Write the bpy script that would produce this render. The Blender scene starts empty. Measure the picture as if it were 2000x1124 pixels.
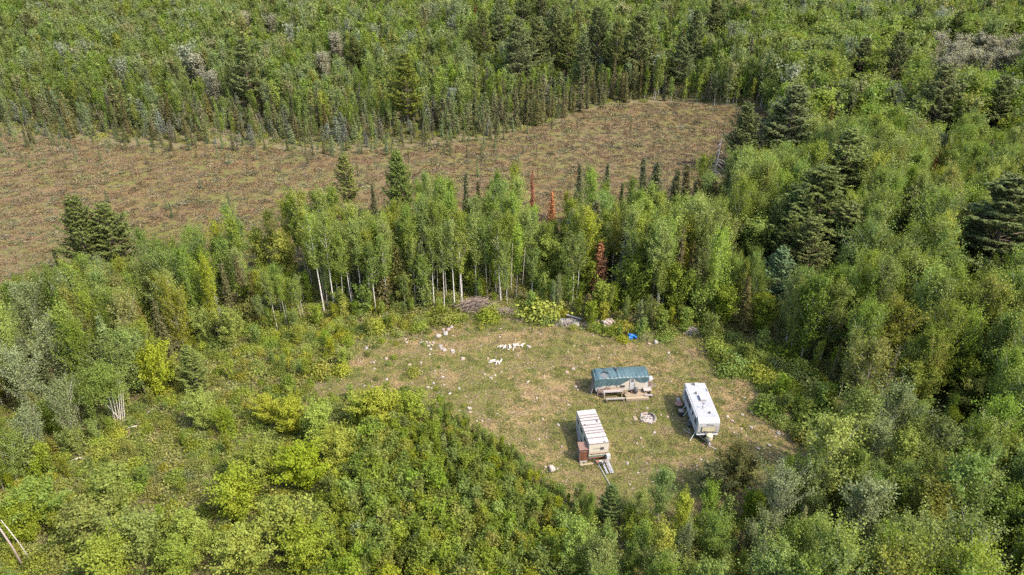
import bpy, math, random
import numpy as np
from mathutils import Vector, Matrix, Euler

# ------------------------------------------------------------------ camera, sky, sun, exposure
scene = bpy.context.scene
FPX, PITCH, CAMH = 1428.0, math.radians(29.0), 56.0
cam_data = bpy.data.cameras.new('camera')
cam_data.sensor_width = 36.0
cam_data.lens = 36.0 * FPX / 2000.0
cam_data.clip_start = 0.5
cam_data.clip_end = 6000.0
cam = bpy.data.objects.new('camera', cam_data)
scene.collection.objects.link(cam)
cam.location = (0, 0, CAMH)
cam.rotation_euler = (math.pi / 2 - PITCH, 0, 0)
scene.camera = cam

SUN_EL, SUN_DIR = math.radians(49.0), Vector((0.86, -0.51, 0)).normalized()   # low right, a little behind the camera
world = bpy.data.worlds.new('World')
scene.world = world
world.use_nodes = True
wn = world.node_tree.nodes
wl = world.node_tree.links
sky = wn.new('ShaderNodeTexSky')
sky.sky_type = 'NISHITA'
sky.sun_disc = False
sky.sun_elevation = SUN_EL
sky.sun_rotation = math.atan2(SUN_DIR.x, SUN_DIR.y)
sky.dust_density = 3.0
sky.air_density = 1.1
wl.new(sky.outputs[0], wn['Background'].inputs[0])
wn['Background'].inputs[1].default_value = 0.15
sun_data = bpy.data.lights.new('sun', 'SUN')
sun_data.energy = 2.05
sun_data.angle = math.radians(0.5)
sun_data.color = (1.0, 0.91, 0.77)
sun = bpy.data.objects.new('sun', sun_data)
scene.collection.objects.link(sun)
sv = Vector((SUN_DIR.x * math.cos(SUN_EL), SUN_DIR.y * math.cos(SUN_EL), math.sin(SUN_EL)))
sun.rotation_euler = sv.to_track_quat('Z', 'Y').to_euler()
sun.location = (60, 20, 90)
vs = scene.view_settings
vs.view_transform = 'Standard'
vs.look = 'None'
vs.exposure = 1.9
vs.gamma = 1.0
vs.use_curve_mapping = False
try:
    scene.cycles.max_bounces = 7
    scene.cycles.diffuse_bounces = 5
    scene.cycles.transmission_bounces = 5
    scene.cycles.glossy_bounces = 2
    scene.cycles.use_denoising = False
except Exception:
    pass

rng = np.random.default_rng(7)
random.seed(7)
COL = scene.collection
PI = math.pi


# ------------------------------------------------------------------ picture <-> ground (only used to find where things stand)
def G(px, py, z=0.0):
    u = (px - 1000.0) / FPX
    v = (562.0 - py) / FPX
    dy = math.cos(PITCH) + v * math.sin(PITCH)
    dz = -math.sin(PITCH) + v * math.cos(PITCH)
    t = (z - CAMH) / dz
    return (u * t, dy * t)


def proj(x, y, z):
    d = y * math.cos(PITCH) - (z - CAMH) * math.sin(PITCH)
    w = y * math.sin(PITCH) + (z - CAMH) * math.cos(PITCH)
    d = np.maximum(d, 0.1)
    return 1000 + FPX * x / d, 562 - FPX * w / d


def poly(pts):
    return np.array([G(a, b) for a, b in pts])


def inside(P, x, y):
    x = np.asarray(x, float)
    y = np.asarray(y, float)
    r = np.zeros(x.shape, bool)
    n = len(P)
    for i in range(n):
        x1, y1 = P[i]
        x2, y2 = P[(i + 1) % n]
        c = (y1 > y) != (y2 > y)
        with np.errstate(divide='ignore', invalid='ignore'):
            xi = (x2 - x1) * (y - y1) / (y2 - y1) + x1
        r ^= c & (x < xi)
    return r


def dist_edge(P, x, y):
    x = np.asarray(x, float)
    y = np.asarray(y, float)
    d = np.full(x.shape, 1e9)
    n = len(P)
    for i in range(n):
        a = P[i]
        b = P[(i + 1) % n] - a
        t = np.clip(((x - a[0]) * b[0] + (y - a[1]) * b[1]) / (b @ b), 0, 1)
        d = np.minimum(d, np.hypot(x - a[0] - t * b[0], y - a[1] - t * b[1]))
    return d


_w = np.random.default_rng(3)
_WV = [(_w.uniform(0.6, 1.4), _w.uniform(0, 2 * PI), _w.uniform(0, 2 * PI)) for _ in range(24)]


def nz(x, y, scale, o=0):
    """smooth noise of about -1..1 with features of about SCALE metres"""
    s = 0.0
    for k in range(6):
        f, a, p = _WV[(k + o * 5) % 24]
        f = f * 2 * PI / scale / 1.6 * (1 + 0.35 * k)
        s = s + np.sin(f * (x * math.cos(a) + y * math.sin(a)) + p + o) / (1 + 0.3 * k)
    return s / 2.6


CLEAR = poly([(600, 772), (625, 755), (680, 728), (690, 692), (740, 668), (800, 660), (860, 640), (940, 628), (1010, 625), (1060, 636), (1120, 642),
              (1210, 658), (1290, 664), (1350, 655), (1385, 668), (1395, 700), (1450, 735), (1480, 765), (1510, 810), (1545, 850), (1575, 900),
              (1560, 950), (1470, 1000), (1350, 1020), (1220, 1010), (1120, 985), (1060, 935), (1010, 890), (940, 845), (870, 800), (800, 770), (700, 768), (640, 782)])
BOG = poly([(-420, 250), (-200, 256), (0, 262), (60, 268), (140, 272), (220, 282), (330, 290), (400, 284), (500, 288), (600, 297), (690, 296), (740, 292), (800, 287),
            (870, 280), (950, 272), (1000, 262), (1040, 250), (1090, 238), (1140, 217), (1200, 205), (1300, 200), (1400, 207), (1480, 214), (1510, 230), (1500, 300),
            (1470, 350), (1430, 400), (1350, 425), (1200, 440), (1100, 455), (900, 465), (750, 482), (600, 515), (480, 545), (350, 560), (200, 562), (110, 575), (0, 625), (-200, 640), (-420, 640)])
BRUSH = poly([(462, 655), (600, 640), (720, 622), (880, 603), (940, 628), (860, 640), (800, 660), (740, 668), (690, 692), (680, 728), (625, 755), (600, 772),
              (640, 782), (700, 768), (800, 770), (870, 800), (760, 840), (690, 870), (650, 960), (620, 1060), (600, 1300), (-300, 1300), (-250, 1100), (0, 1000), (125, 915), (245, 845), (330, 765), (400, 690)])
SAPL = poly([(870, 800), (940, 845), (1010, 890), (1060, 935), (1120, 985), (1130, 1060), (1120, 1300), (600, 1300), (620, 1060), (650, 960), (690, 870), (760, 840)])
RSHRUB = poly([(1385, 668), (1420, 655), (1500, 690), (1560, 720), (1620, 790), (1640, 860), (1600, 930), (1575, 900), (1545, 850), (1510, 810), (1480, 765), (1450, 735), (1395, 700)])


def gz(x, y):
    """height of the ground"""
    return 0.10 * nz(x, y, 17) + 0.05 * nz(x, y, 5, 1)


WORDS = ['first', 'second', 'third', 'fourth', 'fifth', 'sixth', 'seventh', 'eighth', 'ninth', 'tenth', 'eleventh', 'twelfth', 'thirteenth', 'fourteenth', 'fifteenth', 'sixteenth', 'seventeenth', 'eighteenth', 'nineteenth', 'twentieth']
for a_ in ('twenty', 'thirty', 'forty'):
    WORDS += [a_ + '-' + w for w in ('first', 'second', 'third', 'fourth', 'fifth', 'sixth', 'seventh', 'eighth', 'ninth')] + [{'twenty': 'thirtieth', 'thirty': 'fortieth', 'forty': 'fiftieth'}[a_]]


# ------------------------------------------------------------------ mesh building
class MB:
    def __init__(s):
        s.v, s.q, s.m, s.t, s.n = [], [], [], [], 0

    def add(s, V, Q, mat=0, tint=None):
        V = np.asarray(V, float).reshape(-1, 3)
        Q = np.asarray(Q, np.int64).reshape(-1, 4)
        s.v.append(V)
        s.q.append(Q + s.n)
        s.m.append(np.full(len(Q), mat, np.int32))
        s.t.append(np.full(len(V), 0.5) if tint is None else np.asarray(tint, float))
        s.n += len(V)
        return s

    def mesh(s, name, mats, smooth=False):
        V = np.concatenate(s.v)
        Q = np.concatenate(s.q)
        M = np.concatenate(s.m)
        T = np.concatenate(s.t)
        me = bpy.data.meshes.new(name)
        tri = Q[:, 2] == Q[:, 3]
        cnt = np.where(tri, 3, 4)
        start = np.concatenate([[0], np.cumsum(cnt)[:-1]])
        keep = np.ones(Q.shape, bool)
        keep[tri, 3] = False
        me.vertices.add(len(V))
        me.vertices.foreach_set('co', V.astype(np.float32).ravel())
        me.loops.add(int(cnt.sum()))
        me.loops.foreach_set('vertex_index', Q[keep].astype(np.int32))
        me.polygons.add(len(Q))
        me.polygons.foreach_set('loop_start', start.astype(np.int32))
        me.polygons.foreach_set('material_index', M)
        if smooth:
            me.polygons.foreach_set('use_smooth', np.ones(len(Q), bool))
        else:
            me.polygons.foreach_set('use_smooth', np.zeros(len(Q), bool))
        a = me.attributes.new('tint', 'FLOAT', 'POINT')
        a.data.foreach_set('value', T.astype(np.float32))
        for m in mats:
            me.materials.append(m)
        me.update(calc_edges=True)
        return me

    def box(s, c, size, rot=None, mat=0):
        sx, sy, sz = [k / 2 for k in size]
        V = np.array([(x, y, z) for z in (-sz, sz) for y in (-sy, sy) for x in (-sx, sx)])
        if rot is not None:
            V = V @ np.array(Euler(rot).to_matrix()).T
        return s.add(V + np.array(c), [(0, 2, 3, 1), (4, 5, 7, 6), (0, 1, 5, 4), (2, 6, 7, 3), (0, 4, 6, 2), (1, 3, 7, 5)], mat)

    def tube(s, pts, rad, n=6, mat=0, caps=True):
        pts = np.asarray(pts, float)
        k = len(pts)
        rad = np.broadcast_to(np.asarray(rad, float), (k,))
        tan = np.gradient(pts, axis=0)
        tan /= np.linalg.norm(tan, axis=1)[:, None] + 1e-9
        ref = np.where(np.abs(tan[:, 2:3]) < 0.9, np.array([[0, 0, 1.0]]), np.array([[1.0, 0, 0]]))
        a = np.cross(tan, ref)
        a /= np.linalg.norm(a, axis=1)[:, None]
        b = np.cross(tan, a)
        th = np.arange(n) * 2 * PI / n
        V = pts[:, None] + rad[:, None, None] * (np.cos(th)[None, :, None] * a[:, None] + np.sin(th)[None, :, None] * b[:, None])
        V = V.reshape(-1, 3)
        Q = []
        for i in range(k - 1):
            for j in range(n):
                Q.append((i * n + j, i * n + (j + 1) % n, (i + 1) * n + (j + 1) % n, (i + 1) * n + j))
        if caps:
            V = np.concatenate([V, pts[[0, -1]]])
            for j in range(n):
                Q.append((k * n, (j + 1) % n, j, j))
                o = (k - 1) * n
                Q.append((k * n + 1, o + j, o + (j + 1) % n, o + (j + 1) % n))
        return s.add(V, Q, mat)

    def prism(s, prof, x0, x1, mat=0):
        """profile of (y, z) points run along x"""
        n = len(prof)
        P = np.array([(x0, y, z) for y, z in prof] + [(x1, y, z) for y, z in prof])
        Q = [(i, (i + 1) % n, n + (i + 1) % n, n + i) for i in range(n)]
        c = np.array(prof).mean(0)
        P = np.concatenate([P, [(x0, *c), (x1, *c)]])
        Q += [(2 * n, (i + 1) % n, i, i) for i in range(n)] + [(2 * n + 1, n + i, n + (i + 1) % n, n + (i + 1) % n) for i in range(n)]
        return s.add(P, Q, mat)

    def rock(s, c, size, r, mat=0, rough=0.22, n=2):
        """lumpy stone from a subdivided cube pushed to a ball"""
        V, Q = [], []
        for ax in range(3):
            for sg in (-1, 1):
                o = len(V)
                for i in range(n + 1):
                    for j in range(n + 1):
                        p = [0, 0, 0]
                        p[ax] = sg
                        p[(ax + 1) % 3] = (2 * i / n - 1) * sg
                        p[(ax + 2) % 3] = 2 * j / n - 1
                        V.append(p)
                for i in range(n):
                    for j in range(n):
                        a = o + i * (n + 1) + j
                        Q.append((a, a + n + 1, a + n + 2, a + 1))
        V = np.array(V, float)
        V /= np.linalg.norm(V, axis=1)[:, None] ** 0.75
        ph = r.uniform(0, 6.28, (4, 3))
        fr = r.uniform(1.2, 2.6, (4, 3))
        d = sum(np.sin((V * fr[k] + ph[k]).sum(1)) for k in range(4)) / 4
        V = V * (1 + rough * d)[:, None] * np.array(size) / 2
        a = r.uniform(0, 6.28)
        R = np.array([[math.cos(a), -math.sin(a), 0], [math.sin(a), math.cos(a), 0], [0, 0, 1]])
        return s.add(V @ R.T + np.array(c), Q, mat)

    def cards(s, C, N, D, L, W, mat=0, tint=None):
        """lozenge leaves: centre, normal, direction, length, width"""
        N = N / (np.linalg.norm(N, axis=1)[:, None] + 1e-9)
        D = D - (D * N).sum(1)[:, None] * N
        D /= np.linalg.norm(D, axis=1)[:, None] + 1e-9
        S = np.cross(N, D)
        L = np.broadcast_to(L, (len(C),))[:, None]
        W = np.broadcast_to(W, (len(C),))[:, None]
        V = np.stack([C - D * L / 2, C + S * W / 2 - D * L * 0.08, C + D * L / 2, C - S * W / 2 - D * L * 0.08], 1).reshape(-1, 3)
        Q = np.arange(len(C) * 4).reshape(-1, 4)
        return s.add(V, Q, mat, None if tint is None else np.repeat(tint, 4))


def link(name, me, parent=None, loc=(0, 0, 0), rot=(0, 0, 0)):
    o = bpy.data.objects.new(name, me)
    COL.objects.link(o)
    o.location = loc
    o.rotation_euler = rot
    if parent is not None:
        o.parent = parent
    return o


def tag(o, label, cat=None, group=None, kind=None):
    o['label'] = label
    if cat:
        o['category'] = cat
    if group:
        o['group'] = group
    if kind:
        o['kind'] = kind
    return o


def thing(name, label, cat, loc=(0, 0, 0), rz=0.0, group=None):
    return tag(link(name, None, None, loc, (0, 0, rz)), label, cat, group)


def part(name, mb, mats, parent, loc=(0, 0, 0), rot=(0, 0, 0), smooth=False, label=None):
    if not isinstance(mats, (list, tuple)):
        mats = [mats]
    o = link(name, mb.mesh(name, mats, smooth), parent, loc, rot)
    if label:
        o['label'] = label
    return o


# ------------------------------------------------------------------ materials
class NT:
    def __init__(s, name):
        s.m = bpy.data.materials.new(name)
        s.m.use_nodes = True
        s.t = s.m.node_tree
        s.b = s.t.nodes['Principled BSDF']
        s.out = s.t.nodes['Material Output']

    def n(s, kind, **kw):
        x = s.t.nodes.new(kind)
        for k, v in kw.items():
            setattr(x, k, v)
        return x

    def l(s, a, b):
        s.t.links.new(a, b)

    def noise(s, scale, detail=4, co=None, rough=0.6, dist=0.0):
        x = s.n('ShaderNodeTexNoise')
        x.inputs['Scale'].default_value = scale
        x.inputs['Detail'].default_value = detail
        x.inputs['Roughness'].default_value = rough
        x.inputs['Distortion'].default_value = dist
        if co is not None:
            s.l(co, x.inputs['Vector'])
        return x.outputs['Fac']

    def ramp(s, fac, stops):
        x = s.n('ShaderNodeValToRGB')
        e = x.color_ramp.elements
        while len(e) < len(stops):
            e.new(0.5)
        for k, (p, c) in enumerate(stops):
            e[k].position = p
            e[k].color = (*c, 1) if len(c) == 3 else c
        s.l(fac, x.inputs[0])
        return x.outputs[0]

    def mix(s, fac, a, b, mode='MIX'):
        x = s.n('ShaderNodeMix', data_type='RGBA', blend_type=mode)
        for sock, val in ((x.inputs['Factor'], fac), (x.inputs[6], a), (x.inputs[7], b)):
            if isinstance(val, (int, float)):
                sock.default_value = val
            elif isinstance(val, tuple):
                sock.default_value = (*val, 1)
            else:
                s.l(val, sock)
        return x.outputs[2]

    def math(s, op, a, b=0.0, c=None):
        x = s.n('ShaderNodeMath', operation=op)
        for sock, val in zip(x.inputs, (a, b) if c is None else (a, b, c)):
            if isinstance(val, (int, float)):
                sock.default_value = val
            else:
                s.l(val, sock)
        return x.outputs[0]

    def geo(s):
        return s.n('ShaderNodeNewGeometry').outputs['Position']

    def obj(s):
        return s.n('ShaderNodeTexCoord').outputs['Object']

    def bump(s, h, strength=0.5, dist=0.05):
        x = s.n('ShaderNodeBump')
        x.inputs['Strength'].default_value = strength
        x.inputs['Distance'].default_value = dist
        s.l(h, x.inputs['Height'])
        s.l(x.outputs[0], s.b.inputs['Normal'])


def plain(name, col, rough=0.7, metal=0.0, wear=0.25, wscale=3.0, dirt=(0.12, 0.09, 0.06), bump=0.0, spec=0.4):
    """a solid colour with blotchy wear and grime"""
    t = NT(name)
    co = t.obj()
    a = t.noise(wscale, 6, co, 0.65, 0.4)
    b = t.noise(wscale * 7, 4, co)
    f = t.ramp(a, [(0.42, (0, 0, 0)), (0.75, (1, 1, 1))])
    c1 = t.mix(t.math('MULTIPLY', f, wear), tuple(col), tuple(dirt))
    c2 = t.mix(0.35, c1, t.ramp(b, [(0.3, (0.55, 0.55, 0.55)), (0.7, (1.1, 1.1, 1.1))]), 'MULTIPLY')
    t.l(c2, t.b.inputs['Base Color'])
    t.b.inputs['Roughness'].default_value = rough
    t.b.inputs['Metallic'].default_value = metal
    t.b.inputs['Specular IOR Level'].default_value = spec
    if bump:
        t.bump(b, bump, 0.02)
    return t.m


def wood(name, col, col2, scale=(1.0, 12.0, 12.0), rough=0.8):
    t = NT(name)
    mp = t.n('ShaderNodeMapping')
    mp.inputs['Scale'].default_value = scale
    t.l(t.obj(), mp.inputs[0])
    a = t.noise(2.0, 6, mp.outputs[0], 0.7, 0.6)
    r = t.n('ShaderNodeObjectInfo').outputs['Random']
    c = t.ramp(a, [(0.3, col2), (0.65, col)])
    hv = t.n('ShaderNodeHueSaturation')
    t.l(c, hv.inputs['Color'])
    t.l(t.math('MULTIPLY_ADD', r, 0.5, 0.75), hv.inputs['Value'])
    t.l(hv.outputs[0], t.b.inputs['Base Color'])
    t.b.inputs['Roughness'].default_value = rough
    t.b.inputs['Specular IOR Level'].default_value = 0.2
    t.bump(a, 0.4, 0.01)
    return t.m


def leaf(name, lo, hi, transl=0.3, hue=0.03, val=0.35, tcol=None, gloss=0.12):
    """foliage: a colour between LO and HI by leaf, turned a little by tree, thin enough to glow when lit from behind"""
    t = NT(name)
    at = t.n('ShaderNodeAttribute', attribute_name='tint')
    oi = t.n('ShaderNodeObjectInfo')
    c = t.mix(at.outputs['Fac'], tuple(lo), tuple(hi))
    hv = t.n('ShaderNodeHueSaturation')
    rnd = oi.outputs['Random']
    r2 = t.math('FRACT', t.math('MULTIPLY', rnd, 37.13))
    t.l(t.math('MULTIPLY_ADD', rnd, hue, 0.5 - hue / 2), hv.inputs['Hue'])
    t.l(t.math('MULTIPLY_ADD', r2, val, 1 - val / 2), hv.inputs['Value'])
    r3 = t.math('FRACT', t.math('MULTIPLY', rnd, 91.7))
    t.l(t.math('MULTIPLY_ADD', r3, 0.25, 0.85), hv.inputs['Saturation'])
    t.l(c, hv.inputs['Color'])
    c = t.mix(1.0, hv.outputs[0], oi.outputs['Color'], 'MULTIPLY')
    tw = t.n('ShaderNodeAttribute', attribute_name='tw', attribute_type='INSTANCER')
    tone = t.n('ShaderNodeAttribute', attribute_name='tone', attribute_type='INSTANCER')
    c = t.mix(tw.outputs['Fac'], c, t.mix(1.0, c, tone.outputs['Color'], 'MULTIPLY'))
    t.l(c, t.b.inputs['Base Color'])
    t.b.inputs['Roughness'].default_value = 0.55
    t.b.inputs['Specular IOR Level'].default_value = gloss
    tr = t.n('ShaderNodeBsdfTranslucent')
    t.l(t.mix(1.0, c, tcol or (1.15, 1.1, 0.5), 'MULTIPLY'), tr.inputs[0])
    mx = t.n('ShaderNodeMixShader')
    mx.inputs[0].default_value = transl
    t.l(t.b.outputs[0], mx.inputs[1])
    t.l(tr.outputs[0], mx.inputs[2])
    t.l(mx.outputs[0], t.out.inputs['Surface'])
    return t.m


def bark(name, light, dark, scale=(4, 4, 9), lo=0.38, hi=0.5):
    t = NT(name)
    mp = t.n('ShaderNodeMapping')
    mp.inputs['Scale'].default_value = scale
    t.l(t.obj(), mp.inputs[0])
    a = t.noise(1.0, 5, mp.outputs[0], 0.7)
    t.l(t.ramp(a, [(lo, dark), (hi, light)]), t.b.inputs['Base Color'])
    t.b.inputs['Roughness'].default_value = 0.85
    t.b.inputs['Specular IOR Level'].default_value = 0.15
    return t.m


M = {}
M['aspen'] = leaf('aspen leaves', (0.105, 0.140, 0.026), (0.200, 0.245, 0.054), 0.42, 0.03, 0.4)
M['maple'] = leaf('maple leaves', (0.155, 0.185, 0.028), (0.262, 0.280, 0.058), 0.42, 0.035, 0.35)
M['poplar'] = leaf('silvery poplar leaves', (0.110, 0.135, 0.050), (0.205, 0.230, 0.105), 0.35, 0.02, 0.3)
M['bud'] = leaf('pale budding twigs', (0.15, 0.15, 0.092), (0.27, 0.25, 0.17), 0.25, 0.02, 0.25)
M['pine'] = leaf('pine needles', (0.046, 0.064, 0.020), (0.175, 0.200, 0.064), 0.2, 0.03, 0.3, gloss=0.04)
M['spruce'] = leaf('spruce needles', (0.050, 0.052, 0.019), (0.135, 0.130, 0.050), 0.14, 0.035, 0.45)
M['tamarack'] = leaf('tamarack needles', (0.085, 0.105, 0.045), (0.18, 0.195, 0.088), 0.3, 0.03, 0.4)
M['rust'] = leaf('rust red dead needles', (0.17, 0.085, 0.042), (0.46, 0.20, 0.085), 0.15, 0.02, 0.3, (1.1, 1, 0.9))
M['sapling'] = leaf('sapling leaves', (0.102, 0.135, 0.020), (0.195, 0.232, 0.042), 0.38, 0.035, 0.4)
M['shrub'] = leaf('shrub leaves', (0.118, 0.148, 0.024), (0.235, 0.26, 0.054), 0.38, 0.04, 0.45)
M['herb'] = leaf('undergrowth leaves', (0.115, 0.13, 0.026), (0.22, 0.23, 0.062), 0.35, 0.05, 0.5)
M['grass'] = leaf('grass blades', (0.085, 0.098, 0.026), (0.175, 0.178, 0.060), 0.25, 0.04, 0.5)
M['straw'] = leaf('dry grass', (0.16, 0.118, 0.062), (0.28, 0.215, 0.122), 0.2, 0.03, 0.4, (1.05, 1, 0.8))
M['sedge'] = leaf('bog sedge', (0.088, 0.063, 0.031), (0.188, 0.138, 0.072), 0.15, 0.04, 0.5, (1.05, 1, 0.8))
M['heath'] = leaf('bog heath', (0.078, 0.070, 0.034), (0.16, 0.14, 0.072), 0.15, 0.05, 0.4)
M['aspen_bark'] = bark('aspen bark', (0.34, 0.315, 0.27), (0.15, 0.135, 0.115))
M['birch_bark'] = bark('white birch bark', (0.40, 0.375, 0.335), (0.16, 0.13, 0.11), lo=0.33, hi=0.42)
M['pine_bark'] = bark('pine bark', (0.17, 0.125, 0.095), (0.07, 0.05, 0.04))
M['twig'] = bark('grey twig', (0.33, 0.27, 0.22), (0.14, 0.11, 0.09))
M['dead'] = bark('bare dead wood', (0.22, 0.18, 0.155), (0.17, 0.13, 0.11))
# ------------------------------------------------------------------ the ground: forest floor, bog and clearing as three joined sheets
def ground_material():
    t = NT('ground')
    P = t.geo()
    wc = t.n('ShaderNodeAttribute', attribute_name='w_clear').outputs['Fac']
    wb = t.n('ShaderNodeAttribute', attribute_name='w_bog').outputs['Fac']
    big = t.noise(0.11, 4, P, 0.6, 0.5)
    mid = t.noise(0.55, 5, P, 0.65, 0.3)
    fine = t.noise(3.2, 4, P, 0.75)
    grit = t.noise(9.0, 3, P, 0.8)
    # forest floor: leaf litter with moss
    fl = t.ramp(mid, [(0.3, (0.075, 0.064, 0.036)), (0.5, (0.135, 0.11, 0.062)), (0.7, (0.11, 0.125, 0.04))])
    fl = t.mix(0.6, fl, t.ramp(fine, [(0.3, (0.4, 0.4, 0.4)), (0.7, (1.4, 1.35, 1.3))]), 'MULTIPLY')
    # clearing: straw coloured turf with green patches, small bare places
    straw = t.ramp(fine, [(0.28, (0.102, 0.071, 0.034)), (0.46, (0.211, 0.153, 0.078)), (0.72, (0.340, 0.255, 0.153))])
    green = t.ramp(fine, [(0.3, (0.058, 0.068, 0.019)), (0.7, (0.170, 0.170, 0.051))])
    s = t.math('ADD', t.math('MULTIPLY', big, 0.75), t.math('MULTIPLY', mid, 0.55))
    s = t.math('ADD', s, t.math('MULTIPLY', fine, 0.35))
    cl = t.mix(t.ramp(s, [(0.80, (0, 0, 0)), (0.97, (1, 1, 1))]), green, straw)
    cl = t.mix(1.0, cl, (0.84, 0.79, 0.74), 'MULTIPLY')
    bare = t.noise(0.33, 4, P, 0.7, 0.8)
    cl = t.mix(t.ramp(bare, [(0.62, (0, 0, 0)), (0.70, (0.75, 0.75, 0.75))]), cl, t.ramp(grit, [(0.3, (0.136, 0.082, 0.051)), (0.7, (0.272, 0.184, 0.122))]))
    cl = t.mix(0.55, cl, t.ramp(grit, [(0.32, (0.55, 0.55, 0.5)), (0.68, (1.3, 1.3, 1.25))]), 'MULTIPLY')
    # bog: pinkish brown sedge, olive hollows
    bg = t.ramp(fine, [(0.3, (0.057, 0.039, 0.021)), (0.5, (0.114, 0.079, 0.043)), (0.72, (0.188, 0.133, 0.077))])
    bo = t.ramp(fine, [(0.3, (0.055, 0.056, 0.021)), (0.7, (0.145, 0.135, 0.050))])
    s2 = t.math('ADD', t.math('MULTIPLY', big, 0.6), t.math('MULTIPLY', mid, 0.5))
    bg = t.mix(t.ramp(s2, [(0.50, (1, 1, 1)), (0.60, (0, 0, 0))]), bg, bo)
    bg = t.mix(0.8, bg, t.ramp(t.noise(0.022, 2, P), [(0.4, (1.02, 0.97, 0.93)), (0.6, (1.0, 1.0, 0.72))]), 'MULTIPLY')
    bg = t.mix(0.5, bg, t.ramp(t.noise(1.1, 5, P, 0.75), [(0.35, (0.45, 0.45, 0.45)), (0.65, (1.35, 1.35, 1.35))]), 'MULTIPLY')
    sm = lambda w: t.ramp(t.math('ADD', w, t.math('MULTIPLY_ADD', mid, 0.9, -0.45)), [(0.40, (0, 0, 0)), (0.60, (1, 1, 1))])
    c = t.mix(sm(wc), fl, cl)
    c = t.mix(sm(wb), c, bg)
    t.l(c, t.b.inputs['Base Color'])
    t.b.inputs['Roughness'].default_value = 0.95
    t.b.inputs['Specular IOR Level'].default_value = 0.1
    t.bump(t.math('ADD', fine, t.math('MULTIPLY', grit, 0.5)), 0.9, 0.12)
    return t.m


M['ground'] = ground_material()


def build_ground():
    xs = np.concatenate([np.arange(-420, -60, 2.0), np.arange(-60, 60, 0.6), np.arange(60, 421, 2.0)])
    ys = np.concatenate([np.arange(8, 40, 2.0), np.arange(40, 104, 0.6), np.arange(104, 520, 2.0)])
    X, Y = np.meshgrid(xs, ys)
    jx = 0.0
    ins_c, ins_b = inside(CLEAR, X, Y), inside(BOG, X, Y)
    near = (np.abs(X) < 80) & (Y < 140)
    dc = np.full(X.shape, 99.0)
    dc[near] = dist_edge(CLEAR, X[near], Y[near])
    db = dist_edge(BOG, X, Y)
    wc = np.clip(0.5 + np.where(ins_c, 1, -1) * dc / 4.0, 0, 1)
    wb = np.clip(0.5 + np.where(ins_b, 1, -1) * db / 9.0, 0, 1)
    Z = gz(X, Y)
    Z = Z + wb * (0.07 * nz(X, Y, 2.4, 2) + 0.10 * nz(X, Y, 7, 3))
    Z = Z + wc * 0.02 * nz(X, Y, 1.6, 2)
    V = np.stack([X, Y, Z], -1).reshape(-1, 3)
    nx = len(xs)
    ny = len(ys)
    i, j = np.meshgrid(np.arange(nx - 1), np.arange(ny - 1))
    a = (j * nx + i).ravel()
    Q = np.stack([a, a + 1, a + nx + 1, a + nx], 1)
    fc = (wc.ravel()[Q].mean(1) + 0.25 * nz(V[a, 0], V[a, 1], 3.0, 1)) > 0.5
    fb = (wb.ravel()[Q].mean(1) + 0.25 * nz(V[a, 0], V[a, 1], 6.0, 1)) > 0.5
    for name, sel, lab in (('forest_floor', ~fc & ~fb, 'brown leaf littered forest floor under the trees'), ('bog', fb & ~fc, 'open pinkish brown sedge bog beyond the trees'),
                           ('clearing_ground', fc, 'straw coloured grassy clearing with scattered stones')):
        q = Q[sel]
        used, inv = np.unique(q.ravel(), return_inverse=True)
        mb = MB().add(V[used], inv.reshape(-1, 4))
        VV, QQ = V[used], inv.reshape(-1, 4)
        if name == 'forest_floor':      # carry the land on to the horizon
            R = 5000.0
            x0, x1, y0, y1 = xs[0], xs[-1], ys[0], ys[-1]
            zz = -0.3
            ring = [(-R, -R, zz), (R, -R, zz), (R, R, zz), (-R, R, zz), (x0 + 1, y0 + 1, zz), (x1 - 1, y0 + 1, zz), (x1 - 1, y1 - 1, zz), (x0 + 1, y1 - 1, zz)]
            mb.add(ring, [(0, 1, 5, 4), (1, 2, 6, 5), (2, 3, 7, 6), (3, 0, 4, 7)])
        me = mb.mesh(name, [M['ground']], True)
        for nm, w in (('w_clear', wc), ('w_bog', wb)):
            at = me.attributes.new(nm, 'FLOAT', 'POINT')
            d = w.ravel()[used]
            d = np.concatenate([d, np.zeros(len(me.vertices) - len(d))])
            at.data.foreach_set('value', d.astype(np.float32))
        tag(link(name, me), lab, None, None, 'structure')


build_ground()


# ------------------------------------------------------------------ plants: prototype meshes
def unit(v):
    return v / (np.linalg.norm(v, axis=-1, keepdims=True) + 1e-9)


def leaf_cloud(mb, centers, axis_xy, r, per, rad, size, up=0.55, out=0.6, rnd=0.75, squash=0.75, mat=0, tint_shift=0.0):
    """leaf sprays round CENTERS; leaves turn up and outwards from the axis"""
    n = len(centers)
    C = np.repeat(centers, per, 0) + r.normal(0, 1, (n * per, 3)) * rad * np.array([1, 1, squash])
    o = C.copy()
    o[:, :2] -= np.asarray(axis_xy)
    o[:, 2] = 0
    N = unit(o) * out + np.array([0, 0, up]) + r.normal(0, rnd, C.shape)
    D = r.normal(0, 1, C.shape) + np.array([0, 0, -0.3])
    ct = np.repeat(r.uniform(-0.25, 0.25, n), per)
    t = np.clip(r.uniform(0.2, 0.8, len(C)) + ct + tint_shift, 0, 1)
    s = size * r.uniform(0.7, 1.3, len(C))
    mb.cards(C, N, D, s * 1.25, s, mat, t)


def trunk_path(r, H, bend, k=7):
    z = np.linspace(0, H, k)
    a = r.uniform(0, 6.28)
    b = bend * H
    x = b * np.sin(z / H * r.uniform(1.5, 3.0)) * math.cos(a)
    y = b * np.sin(z / H * r.uniform(1.5, 3.0)) * math.sin(a)
    return np.stack([x - x[0], y - y[0], z], 1)


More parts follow.
